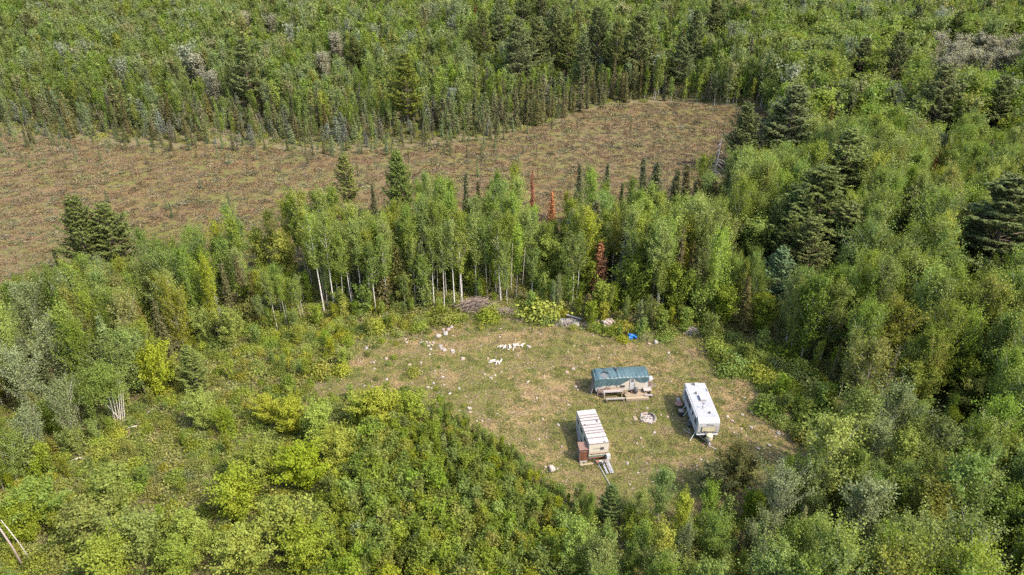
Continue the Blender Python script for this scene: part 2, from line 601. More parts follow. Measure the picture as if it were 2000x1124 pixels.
def broadleaf(seed, H, base, R, peak=0.4, nb=34, per=22, size=0.2, rise=0.9, tr=0.08, lod=1.0, clus=0.3, gaps=0.0, stems=1, spread=0.0, up=0.55, cl=5, drop=0.0, lobe=0.3):
    """tapered trunk(s) with rising limbs of uneven length that carry feathery leaf sprays; returns trunk and crown builders"""
    r = np.random.default_rng(seed)
    T, Cn = MB(), MB()
    for st in range(stems):
        a0 = st * 2.4 + r.uniform(0, 1)
        h = H * (1 if st == 0 else r.uniform(0.72, 0.95))
        p = trunk_path(r, h, 0.02)
        if stems > 1:
            zz = p[:, 2] / h
            p[:, 0] += math.cos(a0) * spread * h * (zz ** 0.9)
            p[:, 1] += math.sin(a0) * spread * h * (zz ** 0.9)
        T.tube(p, np.linspace(tr, tr * 0.15, len(p)), 6 if lod >= 1 else 4, 0, False)
        f = [(r.uniform(0, 6.28), r.uniform(2.0, 5.0)) for _ in range(3)]
        cs, dr = [], []
        n = max(6, int(nb * (1 if stems == 1 else 0.65)))
        for b in range(n):
            t = (b + r.uniform(0, 1)) / n
            if gaps and r.uniform() < gaps:
                continue
            z0 = base * h + t ** 1.1 * (h * 0.94 - base * h)
            az = b * 2.399 + r.uniform(-0.6, 0.6) + seed
            prof = max(0.03, 1 - ((t - peak) / (1 - peak)) ** 2) ** 0.7 if t > peak else 0.40 + 0.60 * (t / peak) ** 0.8
            lob = 1 + lobe * (math.sin(az * 2 + f[0][0] + t * f[0][1]) + 0.7 * math.sin(az * 3 + f[1][0] - t * f[1][1]))
            Lb = R * prof * max(0.25, lob) * r.uniform(0.6, 1.2)
            root = np.array([np.interp(z0, p[:, 2], p[:, k]) for k in range(3)])
            ri = rise * r.uniform(0.7, 1.5) * (0.6 + 0.9 * t)
            d = np.array([math.cos(az), math.sin(az), ri])
            tip = root + d * Lb * 0.92
            tip[2] = min(tip[2], h * r.uniform(0.92, 1.06)) - drop * Lb
            if lod >= 0.6:
                midp = (root + tip) / 2 + np.array([0, 0, -0.10 * Lb])
                T.tube([root, midp, tip], [tr * 0.38 * (1 - t * 0.6), tr * 0.25, tr * 0.10], 3, 0, False)
            for q in np.linspace(0.35, 1.05, cl):
                if r.uniform() < 0.15:
                    continue
                cs.append(root + (tip - root) * q + np.array([0, 0, -0.10 * Lb * math.sin(q * PI)]) + r.normal(0, 0.10, 3))
                dr.append((tip - root) / (np.linalg.norm(tip - root) + 1e-6))
        for k in range(5):
            cs.append(p[-1] - np.array([r.normal(0, 0.12), r.normal(0, 0.12), 0.30 * k]))
            dr.append(np.array([0, 0, 1.0]))
        cs, dr = np.array(cs), np.array(dr)
        ax = p[-1][:2] * 0.6
        m = max(3, int(per * lod))
        k = len(cs)
        szc = r.uniform(0.6, 1.35, k)                      # some sprays are full, some thin
        C = np.repeat(cs, m, 0) + r.normal(0, 1, (k * m, 3)) * (clus * 0.62 * np.repeat(szc, m))[:, None] + np.repeat(dr, m, 0) * r.normal(0, clus * 1.05, k * m)[:, None]
        o = C.copy()
        o[:, :2] -= ax
        o[:, 2] = 0
        N = unit(o) * 0.55 + np.array([0, 0, up]) + r.normal(0, 0.8, C.shape)
        D = r.normal(0, 1, C.shape) + np.repeat(dr, m, 0) * 0.5
        tn = np.clip(r.uniform(0.25, 0.75, len(C)) + np.repeat(r.uniform(-0.25, 0.25, k), m), 0, 1)
        sz = size / math.sqrt(lod) * r.uniform(0.65, 1.3, len(C))
        Cn.cards(C, N, D, sz * 1.25, sz, 0, tn)
    return T, Cn


def pine(seed, H, lod=1.0, full=1.0, base=0.22, narrow=1.0, sweep=0.0):
    """white pine: whorls of level limbs with upturned plumes and gaps between the tiers"""
    r = np.random.default_rng(seed)
    T, Cn = MB(), MB()
    p = trunk_path(r, H, 0.008)
    T.tube(p, np.linspace(0.013 * H, 0.03, len(p)), 7 if lod >= 1 else 5, 0, False)
    z = base * H
    C, N, D, L, W, TT = [], [], [], [], [], []
    while z < H - 0.2:
        t = (z - base * H) / (H - base * H)
        Rz = 0.225 * H * narrow * (0.55 + 0.45 * min(1, t / 0.22)) * (1 - t) ** 0.78 * r.uniform(0.78, 1.2) + 0.25
        nb = int(r.integers(5, 8))
        a0 = r.uniform(0, 6.28)
        for b in range(nb):
            if r.uniform() < 0.10 * full + 0.10 * (1 - t):
                continue
            az = a0 + b * 2 * PI / nb + r.uniform(-0.35, 0.35)
            Lb = Rz * r.uniform(0.6, 1.2)
            dz = 0.10 + sweep + 0.75 * t ** 2 + r.uniform(-0.18, 0.30)
            zb = z + r.uniform(-0.5, 0.5) * 0.036 * H
            dirv = np.array([math.cos(az), math.sin(az), dz])
            root = np.array([np.interp(zb, p[:, 2], p[:, 0]), np.interp(zb, p[:, 2], p[:, 1]), zb])
            if lod >= 0.6:
                T.tube([root, root + dirv * Lb * 0.9], [0.006 * H * (1 - t) + 0.02, 0.015], 3, 0, False)
            ns = max(3, int((Lb * 3.9 + 2) * (1 if lod >= 1 else 0.7)))
            side = np.array([-math.sin(az), math.cos(az), 0])
            for q in np.linspace(0.32, 1.0, ns):
                wd = Lb * 0.30 * (1.15 - q) + 0.20
                for sd in ((-1, 1) if q < 0.95 else (0,)):       # a tuft on each side of the limb
                    tc = root + dirv * Lb * q + side * sd * wd * r.uniform(0.5, 1.1)
                    tc[2] += 0.24 * Lb * q ** 2.2 + r.normal(0.05, 0.10)
                    k = max(3, int(16 * lod))
                    ax = dirv * 0.8 + side * sd * 0.5 + np.array([0, 0, 0.45])
                    dd = ax + r.normal(0, 0.42, (k, 3))
                    cc = tc + unit(dd) * r.uniform(0.05, 0.34, k)[:, None] * H / 18 * np.array([1, 1, 0.6])
                    C.append(cc)
                    D.append(dd)
                    N.append(r.normal(0, 0.5, (k, 3)) + np.array([0, 0, 0.85]) + dirv * 0.1)
                    L.append(r.uniform(0.32, 0.5, k) * H / 18)
                    W.append(r.uniform(0.11, 0.18, k) * H / 18)
                    TT.append(np.clip(r.uniform(0.0, 0.6, k) + 0.45 * (q - 0.35), 0, 1))
        z += H * 0.038 * r.uniform(0.8, 1.3)
    f = 1 / math.sqrt(lod)
    Cn.cards(np.concatenate(C), np.concatenate(N), np.concatenate(D), np.concatenate(L) * f, np.concatenate(W) * f, 0, np.concatenate(TT))
    return T, Cn


def spire(seed, H, R, base=0.04, droop=0.35, dens=1.0, lod=1.0, size=0.24, soft=0.0, power=0.85, clublike=0.0):
    """spruce, fir or tamarack: narrow cone of short drooping limbs"""
    r = np.random.default_rng(seed)
    T, Cn = MB(), MB()
    p = trunk_path(r, H, 0.006, 5)
    T.tube(p, np.linspace(0.012 * H + 0.015, 0.012, len(p)), 5, 0, False)
    z = base * H
    C, D, N, TT = [], [], [], []
    step = 0.034 * H / max(lod, 0.5) ** 0.4
    while z < H * 0.985:
        t = (z / H - base) / (1 - base)
        Rz = R * (1 - t) ** power * (0.75 + 0.25 * min(1, t / 0.15)) * r.uniform(0.8, 1.15) + 0.05
        if clublike and t > 0.86:
            Rz += clublike * R
        nb = max(4, int(9 * (0.5 + 0.6 * (1 - t))))
        a0 = r.uniform(0, 6.28)
        for b in range(nb):
            if soft and r.uniform() < soft * 0.35:
                continue
            az = a0 + b * 2 * PI / nb + r.uniform(-0.25, 0.25)
            Lb = Rz * r.uniform(0.65, 1.2)
            k = max(2, int(dens * lod * (5 + 9 * Lb)))
            q = r.uniform(0.15, 1.0, k)
            c = np.stack([np.cos(az) * Lb * q, np.sin(az) * Lb * q, z - droop * Lb * q + 0.12 * Lb * q ** 2], 1)
            c += r.normal(0, 0.05 + 0.10 * Lb, (k, 3)) * np.array([1, 1, 0.5])
            c[:, :2] += [np.interp(z, p[:, 2], p[:, 0]), np.interp(z, p[:, 2], p[:, 1])]
            C.append(c)
            dv = np.array([math.cos(az), math.sin(az), -droop * 0.8])
            D.append(dv + r.normal(0, 0.35 + soft * 0.3, (k, 3)))
            N.append(np.array([math.cos(az) * 0.4, math.sin(az) * 0.4, 0.8]) + r.normal(0, 0.5, (k, 3)))
            TT.append(np.clip(r.uniform(0, 0.7, k) + 0.35 * (q - 0.5), 0, 1))
        z += step * r.uniform(0.85, 1.2) * (1.15 - 0.5 * t)
    C = np.concatenate(C)
    s = size * r.uniform(0.75, 1.25, len(C)) / math.sqrt(lod)
    Cn.cards(C, np.concatenate(N), np.concatenate(D), s * 1.3, s * 0.5, 0, np.concatenate(TT))
    # leading shoot
    Cn.cards(np.array([[p[-1][0], p[-1][1], H * 0.99]] * 3), r.normal(0, 1, (3, 3)) * np.array([1, 1, 0.1]), np.array([[0, 0, 1.0]] * 3), size * 1.6, size * 0.35, 0, np.array([0.5] * 3))
    return T, Cn


def bush(seed, H, R, n=26, per=22, size=0.16, stems=5, up=0.6):
    """many stemmed shrub: sprays on a domed shell"""
    r = np.random.default_rng(seed)
    T, Cn = MB(), MB()
    cs = []
    for k in range(n):
        az = r.uniform(0, 6.28)
        el = math.asin(r.uniform(0.02, 1) ** 0.8)
        f = r.uniform(0.55, 1.0)
        cs.append((R * f * math.cos(el) * math.cos(az) * r.uniform(0.7, 1.15), R * f * math.cos(el) * math.sin(az) * r.uniform(0.7, 1.15), H * (0.12 + 0.82 * f * math.sin(el))))
    for k in range(stems):
        c = cs[k * (n // stems)]
        T.tube([(0.05 * math.cos(k), 0.05 * math.sin(k), 0), (c[0] * 0.4, c[1] * 0.4, c[2] * 0.6), c], [0.03, 0.022, 0.008], 3, 0, False)
    leaf_cloud(Cn, np.array(cs), (0, 0), r, per, 0.16 + 0.10 * R, size, up=up, squash=0.8)
    return T, Cn


def merge(T, Cn):
    """trunk and crown in one mesh for plants too far off to show their parts (materials: bark, leaves)"""
    m = MB()
    for s, mi in ((T, 0), (Cn, 1)):
        V, Q, tt = np.concatenate(s.v), np.concatenate(s.q), np.concatenate(s.t)
        m.add(V, Q, mi, tt)
    return m


PROTO = {}          # kind -> list of (height, trunk mesh, crown mesh, far mesh, whole mesh)


def proto(kind, H, tc, far, leafm, barkm):
    T, Cn = tc
    full = merge(*tc).mesh(kind, [M[barkm], M[leafm]])
    low = full if far is None else merge(*far).mesh(kind, [M[barkm], M[leafm]])
    PROTO.setdefault(kind, []).append((H, T.mesh('trunk', [M[barkm]], True), Cn.mesh('crown', [M[leafm]]), low, full))


for s in range(8):
    H, R = 12.5, [1.25, 1.45, 1.1, 1.5, 1.3, 1.0, 1.2, 0.9][s]
    kw = dict(peak=[0.35, 0.42, 0.3, 0.40, 0.36, 0.35, 0.28, 0.3][s], rise=[1.3, 1.1, 1.6, 1.2, 1.0, 1.5, 1.5, 1.8][s], gaps=0.12)
    b = [0.30, 0.46, 0.26, 0.52, 0.40, 0.54, 0.20, 0.36][s]
    proto('aspen_tree', H, broadleaf(10 + s, H, b, R, nb=40, per=26, size=0.13, clus=0.30, **kw), broadleaf(10 + s, H, b * 0.7, R, nb=32, per=42, lod=0.34, size=0.145, clus=0.32, cl=3, **kw), 'aspen', 'aspen_bark')
for s in range(8):   # fuller, feathery crowns of the wood beside the clearing
    H, R = 9.5, [1.7, 2.0, 1.4, 2.2, 1.6, 1.3, 1.1, 1.9][s]
    kw = dict(peak=[0.32, 0.38, 0.28, 0.4, 0.25, 0.33, 0.3, 0.3][s], rise=[1.2, 1.3, 1.6, 1.1, 1.5, 1.7, 1.9, 1.5][s], gaps=0.06, lobe=0.22)
    proto('birch_tree', H, broadleaf(30 + s, H, 0.20, R, nb=54, per=31, size=0.122, clus=0.30, stems=1 + (s in (3, 7)), spread=0.07, **kw), broadleaf(30 + s, H, 0.18, R, nb=36, per=42, lod=0.34, size=0.14, clus=0.33, cl=3, **kw), 'aspen', 'aspen_bark')
for s in range(4):
    H, R = 6.5, [1.7, 2.0, 1.5, 2.2][s]
    proto('maple_tree', H, broadleaf(50 + s, H, 0.12, R, peak=0.30, nb=54, per=36, size=0.15, rise=1.1, clus=0.28, tr=0.05, gaps=0.12, stems=1 + s % 2, spread=0.12, up=0.8), None, 'maple', 'twig')
for s in range(4):
    H, R = 9.0, [1.9, 1.6, 2.2, 1.8][s]
    proto('poplar_tree', H, broadleaf(70 + s, H, 0.18, R, peak=0.3, nb=54, per=30, size=0.12, rise=1.8, clus=0.32, stems=1 + (s % 2) * 1, spread=0.08, lobe=0.38), broadleaf(70 + s, H, 0.2, R, peak=0.3, nb=34, per=36, lod=0.35, size=0.15, rise=1.8, clus=0.34, cl=3), 'poplar', 'aspen_bark')
for s in range(3):
    H, R = 12.0, [1.7, 2.1, 1.5][s]
    proto('pale_aspen', H, broadleaf(80 + s, H, 0.32, R, peak=0.5, nb=38, per=46, lod=0.6, size=0.14, rise=1.6, clus=0.34), None, 'bud', 'aspen_bark')
for s in range(6):
    H = 18.0
    full, nar, b = [(1.0, 1.0, 0.2), (1.6, 0.85, 0.28), (0.6, 1.15, 0.1), (1.0, 0.95, 0.06), (1.8, 0.75, 0.3), (0.7, 1.05, 0.12)][s]
    sw = [0.05, 0.0, 0.0, 0.55, 0.1, 0.40][s]
    proto('pine_tree', H, pine(100 + s, H, 1.0, full, b, nar, sw), pine(100 + s, H, 0.45, full, b, nar, sw), 'pine', 'pine_bark')
for s in range(5):
    H, R = 9.0, [1.15, 0.8, 1.35, 0.65, 1.0][s]
    proto('spruce_tree', H, spire(120 + s, H, R, dens=1.5, clublike=0.12 if s % 2 else 0.0), spire(120 + s, H, R, lod=0.5, dens=1.4), 'spruce', 'pine_bark')
for s in range(4):
    H, R = 7.0, [0.95, 0.75, 1.15, 0.85][s]
    proto('tamarack_tree', H, spire(140 + s, H, R, droop=0.12, soft=0.6, dens=1.3, size=0.21, power=0.7), spire(140 + s, H, R, droop=0.12, soft=0.5, dens=1.2, lod=0.5, size=0.21, power=0.7), 'tamarack', 'twig')
for s in range(2):
    H, R = 8.0, [0.8, 0.65][s]
    proto('dead_spruce', H, spire(150 + s, H, R, base=0.1, dens=1.0, soft=0.4), None, 'rust', 'pine_bark')
for s in range(5):
    H, R = 3.6, [0.55, 0.7, 0.5, 0.8, 0.6][s]
    proto('sapling', H, broadleaf(160 + s, H, 0.06, R, peak=0.3, nb=24, per=16, size=0.125, rise=1.7, tr=0.025, clus=0.17, cl=4), None, 'sapling', 'twig')
for s in range(5):
    H, R = [1.6, 1.3, 1.9, 1.1, 1.5][s], [1.1, 0.9, 1.0, 1.0, 1.3][s]
    proto('shrub', H, bush(180 + s, H, R, n=22 + 3 * s, per=34, size=0.125), None, 'shrub', 'twig')


def low_clump(seed, R, h, n, size, mat, blade=False, straw=0.0, mats=None):
    r = np.random.default_rng(seed)
    mb = MB()
    a, q = r.uniform(0, 6.28, n), np.sqrt(r.uniform(0, 1, n)) * R
    C = np.stack([np.cos(a) * q, np.sin(a) * q, r.uniform(0.15, 1, n) * h * (1 - 0.5 * q / R)], 1)
    if blade:
        C[:, 2] *= 0.6
        D = np.stack([np.cos(a) * 0.6, np.sin(a) * 0.6, np.full(n, 0.9)], 1) + r.normal(0, 0.4, (n, 3))
        N = r.normal(0, 0.7, (n, 3)) + np.array([0, 0, 0.6])
        mb.cards(C, N, D, size * r.uniform(0.7, 1.4, n), size * 0.28, 0, r.uniform(0, 1, n))
    else:
        N = r.normal(0, 0.6, (n, 3)) + np.array([0, 0, 0.8])
        mb.cards(C, N, r.normal(0, 1, (n, 3)), size * r.uniform(0.7, 1.3, n), size * 0.8, 0, r.uniform(0, 1, n))
    return mb.mesh('clump', [M[mat]])


LOW = {
    'herb': [low_clump(200 + k, 0.75, [0.7, 0.5, 0.9][k], 90, 0.2, 'herb') for k in range(3)],
    'grass': [low_clump(210 + k, 0.4, 0.16, 60, 0.16, 'grass', True) for k in range(3)],
    'straw': [low_clump(220 + k, 0.4, 0.10, 50, 0.17, 'straw', True) for k in range(3)],
    'sedge': [low_clump(230 + k, 0.65, 0.35, 90, 0.34, 'sedge', True) for k in range(3)],
    'heath': [low_clump(240 + k, 0.65, [0.5, 0.4, 0.7][k], 70, 0.22, 'heath') for k in range(3)],
}


def scatter(name, meshes, x, y, z, sc, ix, label, cat=None, tilt=0.06, tone=None):
    """ONE object that spreads plants over points"""
    n = len(x)
    r = np.random.default_rng(len(name) * 31 + n)
    me = bpy.data.meshes.new(name)
    me.vertices.add(n)
    me.vertices.foreach_set('co', np.stack([x, y, z], 1).astype(np.float32).ravel())
    for nm, typ, key, data in (('sc', 'FLOAT_VECTOR', 'vector', sc), ('ro', 'FLOAT_VECTOR', 'vector', np.stack([r.normal(0, tilt, n), r.normal(0, tilt, n), r.uniform(0, 6.28, n)], 1)), ('ix', 'INT', 'value', ix)):
        a = me.attributes.new(nm, typ, 'POINT')
        a.data.foreach_set(key, np.asarray(data).astype(np.int32 if typ == 'INT' else np.float32).ravel())
    if tone is not None:
        a = me.attributes.new('tone', 'FLOAT_VECTOR', 'POINT')
        a.data.foreach_set('vector', np.asarray(tone).astype(np.float32).ravel())
        a = me.attributes.new('tw', 'FLOAT', 'POINT')
        a.data.foreach_set('value', np.ones(n, np.float32))
    o = link(name, me)
    g = bpy.data.node_groups.new(name, 'GeometryNodeTree')
    g.interface.new_socket('Geometry', in_out='INPUT', socket_type='NodeSocketGeometry')
    g.interface.new_socket('Geometry', in_out='OUTPUT', socket_type='NodeSocketGeometry')
    N, Lk = g.nodes, g.links
    gi, go = N.new('NodeGroupInput'), N.new('NodeGroupOutput')
    ip = N.new('GeometryNodeInstanceOnPoints')
    jn = N.new('GeometryNodeJoinGeometry')
    for m in reversed(meshes):
        po = bpy.data.objects.new(m.name, m)       # source of the copies, not in the scene itself
        oi = N.new('GeometryNodeObjectInfo')
        oi.inputs['Object'].default_value = po
        one = N.new('GeometryNodeGeometryToInstance')
        Lk.new(oi.outputs['Geometry'], one.inputs[0])
        Lk.new(one.outputs[0], jn.inputs[0])

    def attr(nm, typ):
        a = N.new('GeometryNodeInputNamedAttribute')
        a.data_type = typ
        a.inputs['Name'].default_value = nm
        return a.outputs['Attribute']
    e2r = N.new('FunctionNodeEulerToRotation')
    Lk.new(attr('ro', 'FLOAT_VECTOR'), e2r.inputs[0])
    Lk.new(gi.outputs[0], ip.inputs['Points'])
    Lk.new(jn.outputs[0], ip.inputs['Instance'])
    ip.inputs['Pick Instance'].default_value = True
    Lk.new(attr('ix', 'INT'), ip.inputs['Instance Index'])
    Lk.new(e2r.outputs[0], ip.inputs['Rotation'])
    Lk.new(attr('sc', 'FLOAT_VECTOR'), ip.inputs['Scale'])
    Lk.new(ip.outputs[0], go.inputs[0])
    md = o.modifiers.new('spread', 'NODES')
    md.node_group = g
    return tag(o, label, cat, None, 'stuff')
# ------------------------------------------------------------------ trailers and the things in the clearing
M['white_panel'] = plain('white trailer skin', (0.36, 0.36, 0.355), 0.45, wear=0.25, dirt=(0.42, 0.38, 0.32))
M['roof_white'] = plain('stained white roof', (0.27, 0.272, 0.285), 0.6, wear=0.5, wscale=1.2, dirt=(0.15, 0.15, 0.165))
M['cream_panel'] = plain('cream trailer skin', (0.40, 0.365, 0.295), 0.5, wear=0.3, dirt=(0.40, 0.33, 0.24))
M['roof_cream'] = plain('weathered roof panel', (0.30, 0.275, 0.255), 0.7, wear=0.45, wscale=1.5, dirt=(0.38, 0.33, 0.30))
M['seam'] = plain('dark roof sealant', (0.10, 0.085, 0.08), 0.8)
M['green_band'] = plain('faded green band', (0.29, 0.34, 0.27), 0.6)
M['rust'] = M['rust']
M['rust_paint'] = plain('rusty stripe', (0.21, 0.09, 0.055), 0.8)
M['glass'] = plain('dark window glass', (0.03, 0.035, 0.045), 0.12, wear=0.1, spec=0.6)
M['frame_dark'] = plain('dark window frame', (0.10, 0.09, 0.08), 0.5)
M['frame_white'] = plain('white metal trim', (0.33, 0.33, 0.325), 0.4)
M['yellowed'] = plain('yellowed window cover', (0.43, 0.39, 0.26), 0.5, wear=0.3, dirt=(0.45, 0.36, 0.2))
M['black'] = plain('black plastic', (0.025, 0.025, 0.028), 0.6)
M['rubber'] = plain('tyre rubber', (0.03, 0.03, 0.03), 0.85)
M['dark_steel'] = plain('dark grey steel', (0.07, 0.07, 0.075), 0.55, 0.3)
M['galv'] = plain('grey metal', (0.42, 0.42, 0.44), 0.45, 0.4)
M['grey_wood'] = wood('weathered grey wood', (0.29, 0.255, 0.235), (0.15, 0.13, 0.115))
M['tan_wood'] = wood('tan deck wood', (0.27, 0.215, 0.145), (0.16, 0.12, 0.08))
M['ply'] = wood('plywood', (0.28, 0.225, 0.155), (0.2, 0.15, 0.105), (1, 5, 5))
M['brown_wood'] = wood('red brown boards', (0.15, 0.062, 0.032), (0.08, 0.034, 0.018))
M['shed_roof'] = plain('brown shed roof', (0.155, 0.088, 0.066), 0.8, wear=0.3)
M['shed_side'] = wood('grey brown shed side', (0.24, 0.16, 0.13), (0.12, 0.08, 0.065))
M['rock'] = plain('pale rock', (0.28, 0.24, 0.205), 0.9, wear=0.5, wscale=4, dirt=(0.28, 0.22, 0.18), bump=0.6, spec=0.15)
M['rock_pink'] = plain('pinkish rock', (0.27, 0.20, 0.165), 0.9, wear=0.5, wscale=4, dirt=(0.26, 0.19, 0.15), bump=0.6, spec=0.15)
M['rock_white'] = plain('white rock', (0.215, 0.197, 0.175), 0.9, wear=0.4, wscale=4, dirt=(0.4, 0.34, 0.28), bump=0.6, spec=0.15)
M['ash'] = plain('ash', (0.30, 0.26, 0.24), 0.95, wear=0.5, bump=0.5)
M['charred'] = plain('charred wood', (0.05, 0.042, 0.038), 0.9)
M['log_white'] = bark('birch log', (0.36, 0.335, 0.295), (0.14, 0.19, 0.15), (5, 5, 5), 0.30, 0.42)
M['log_end'] = plain('cut log end', (0.55, 0.43, 0.29), 0.85)
M['blue_tarp'] = plain('blue tarpaulin', (0.012, 0.14, 0.46), 0.4, wear=0.1)
M['rug'] = plain('faded red board', (0.22, 0.11, 0.085), 0.85, wear=0.4)
M['patch'] = plain('weathered grey patch', (0.10, 0.105, 0.11), 0.8)
M['snag'] = bark('grey snag', (0.17, 0.155, 0.145), (0.08, 0.07, 0.065))
M['brush'] = bark('cut brush', (0.20, 0.155, 0.125), (0.085, 0.062, 0.048), lo=0.3, hi=0.6)


def tarp_material():
    t = NT('green tarpaulin')
    P = t.obj()
    a = t.noise(0.8, 5, P, 0.6, 0.5)
    b = t.noise(9, 4, P, 0.7)
    w = t.n('ShaderNodeTexWave', bands_direction='Y')
    w.inputs['Scale'].default_value = 4.0
    w.inputs['Distortion'].default_value = 3.0
    t.l(P, w.inputs[0])
    c = t.ramp(a, [(0.3, (0.034, 0.065, 0.070)), (0.55, (0.055, 0.093, 0.101)), (0.75, (0.085, 0.120, 0.134))])
    c = t.mix(0.5, c, t.ramp(b, [(0.3, (0.6, 0.6, 0.6)), (0.7, (1.25, 1.25, 1.25))]), 'MULTIPLY')
    t.l(c, t.b.inputs['Base Color'])
    t.b.inputs['Roughness'].default_value = 0.42
    t.bump(t.math('ADD', t.math('MULTIPLY', b, 0.5), t.math('MULTIPLY', w.outputs['Fac'], 0.5)), 0.35, 0.05)
    return t.m


M['tarp'] = tarp_material()


def Bx(c, size, rot=None):
    return MB().box(c, size, rot)


def window(parent, c, size, axis='x', frame='frame_dark', glass='glass', name='window', proud=0.03):
    """a framed pane on a wall that faces along AXIS (x or y): frame as the part, pane as its sub-part"""
    w, h = size
    f = MB()
    t = 0.05
    if axis == 'y':
        for dx in (-1, 1):
            f.box((dx * (w / 2 - t / 2), 0, 0), (t, proud * 2, h))
        for dz in (-1, 1):
            f.box((0, 0, dz * (h / 2 - t / 2)), (w - 2 * t, proud * 2, t))
        p = Bx((0, 0, 0), (w - 2 * t, proud, h - 2 * t))
    else:
        for dx in (-1, 1):
            f.box((0, dx * (w / 2 - t / 2), 0), (proud * 2, t, h))
        for dz in (-1, 1):
            f.box((0, 0, dz * (h / 2 - t / 2)), (proud * 2, w - 2 * t, t))
        p = Bx((0, 0, 0), (proud, w - 2 * t, h - 2 * t))
    o = part(name, f, M[frame], parent, c)
    part('pane', p, M[glass], o)
    return o


def wheel(parent, c):
    t = MB()
    t.tube([(-0.10, 0, 0), (-0.09, 0, 0), (0.09, 0, 0), (0.10, 0, 0)], [0.28, 0.34, 0.34, 0.28], 16)
    o = part('wheel', t, M['rubber'], parent, c)
    part('rim', MB().tube([(-0.11, 0, 0), (0.11, 0, 0)], [0.18, 0.18], 12), M['galv'], o)


def text_mesh(s, size, mat, parent, loc, rot, shear=0.0, name='lettering'):
    cu = bpy.data.curves.new('lettering', 'FONT')
    cu.body = s
    cu.size = size
    cu.shear = shear
    cu.extrude = 0.004
    cu.align_x = 'CENTER'
    tmp = bpy.data.objects.new('lettering', cu)
    COL.objects.link(tmp)
    dg = bpy.context.evaluated_depsgraph_get()
    me = bpy.data.meshes.new_from_object(tmp.evaluated_get(dg))
    bpy.data.objects.remove(tmp)
    me.materials.clear()
    me.materials.append(mat)
    return link(name, me, parent, loc, rot)


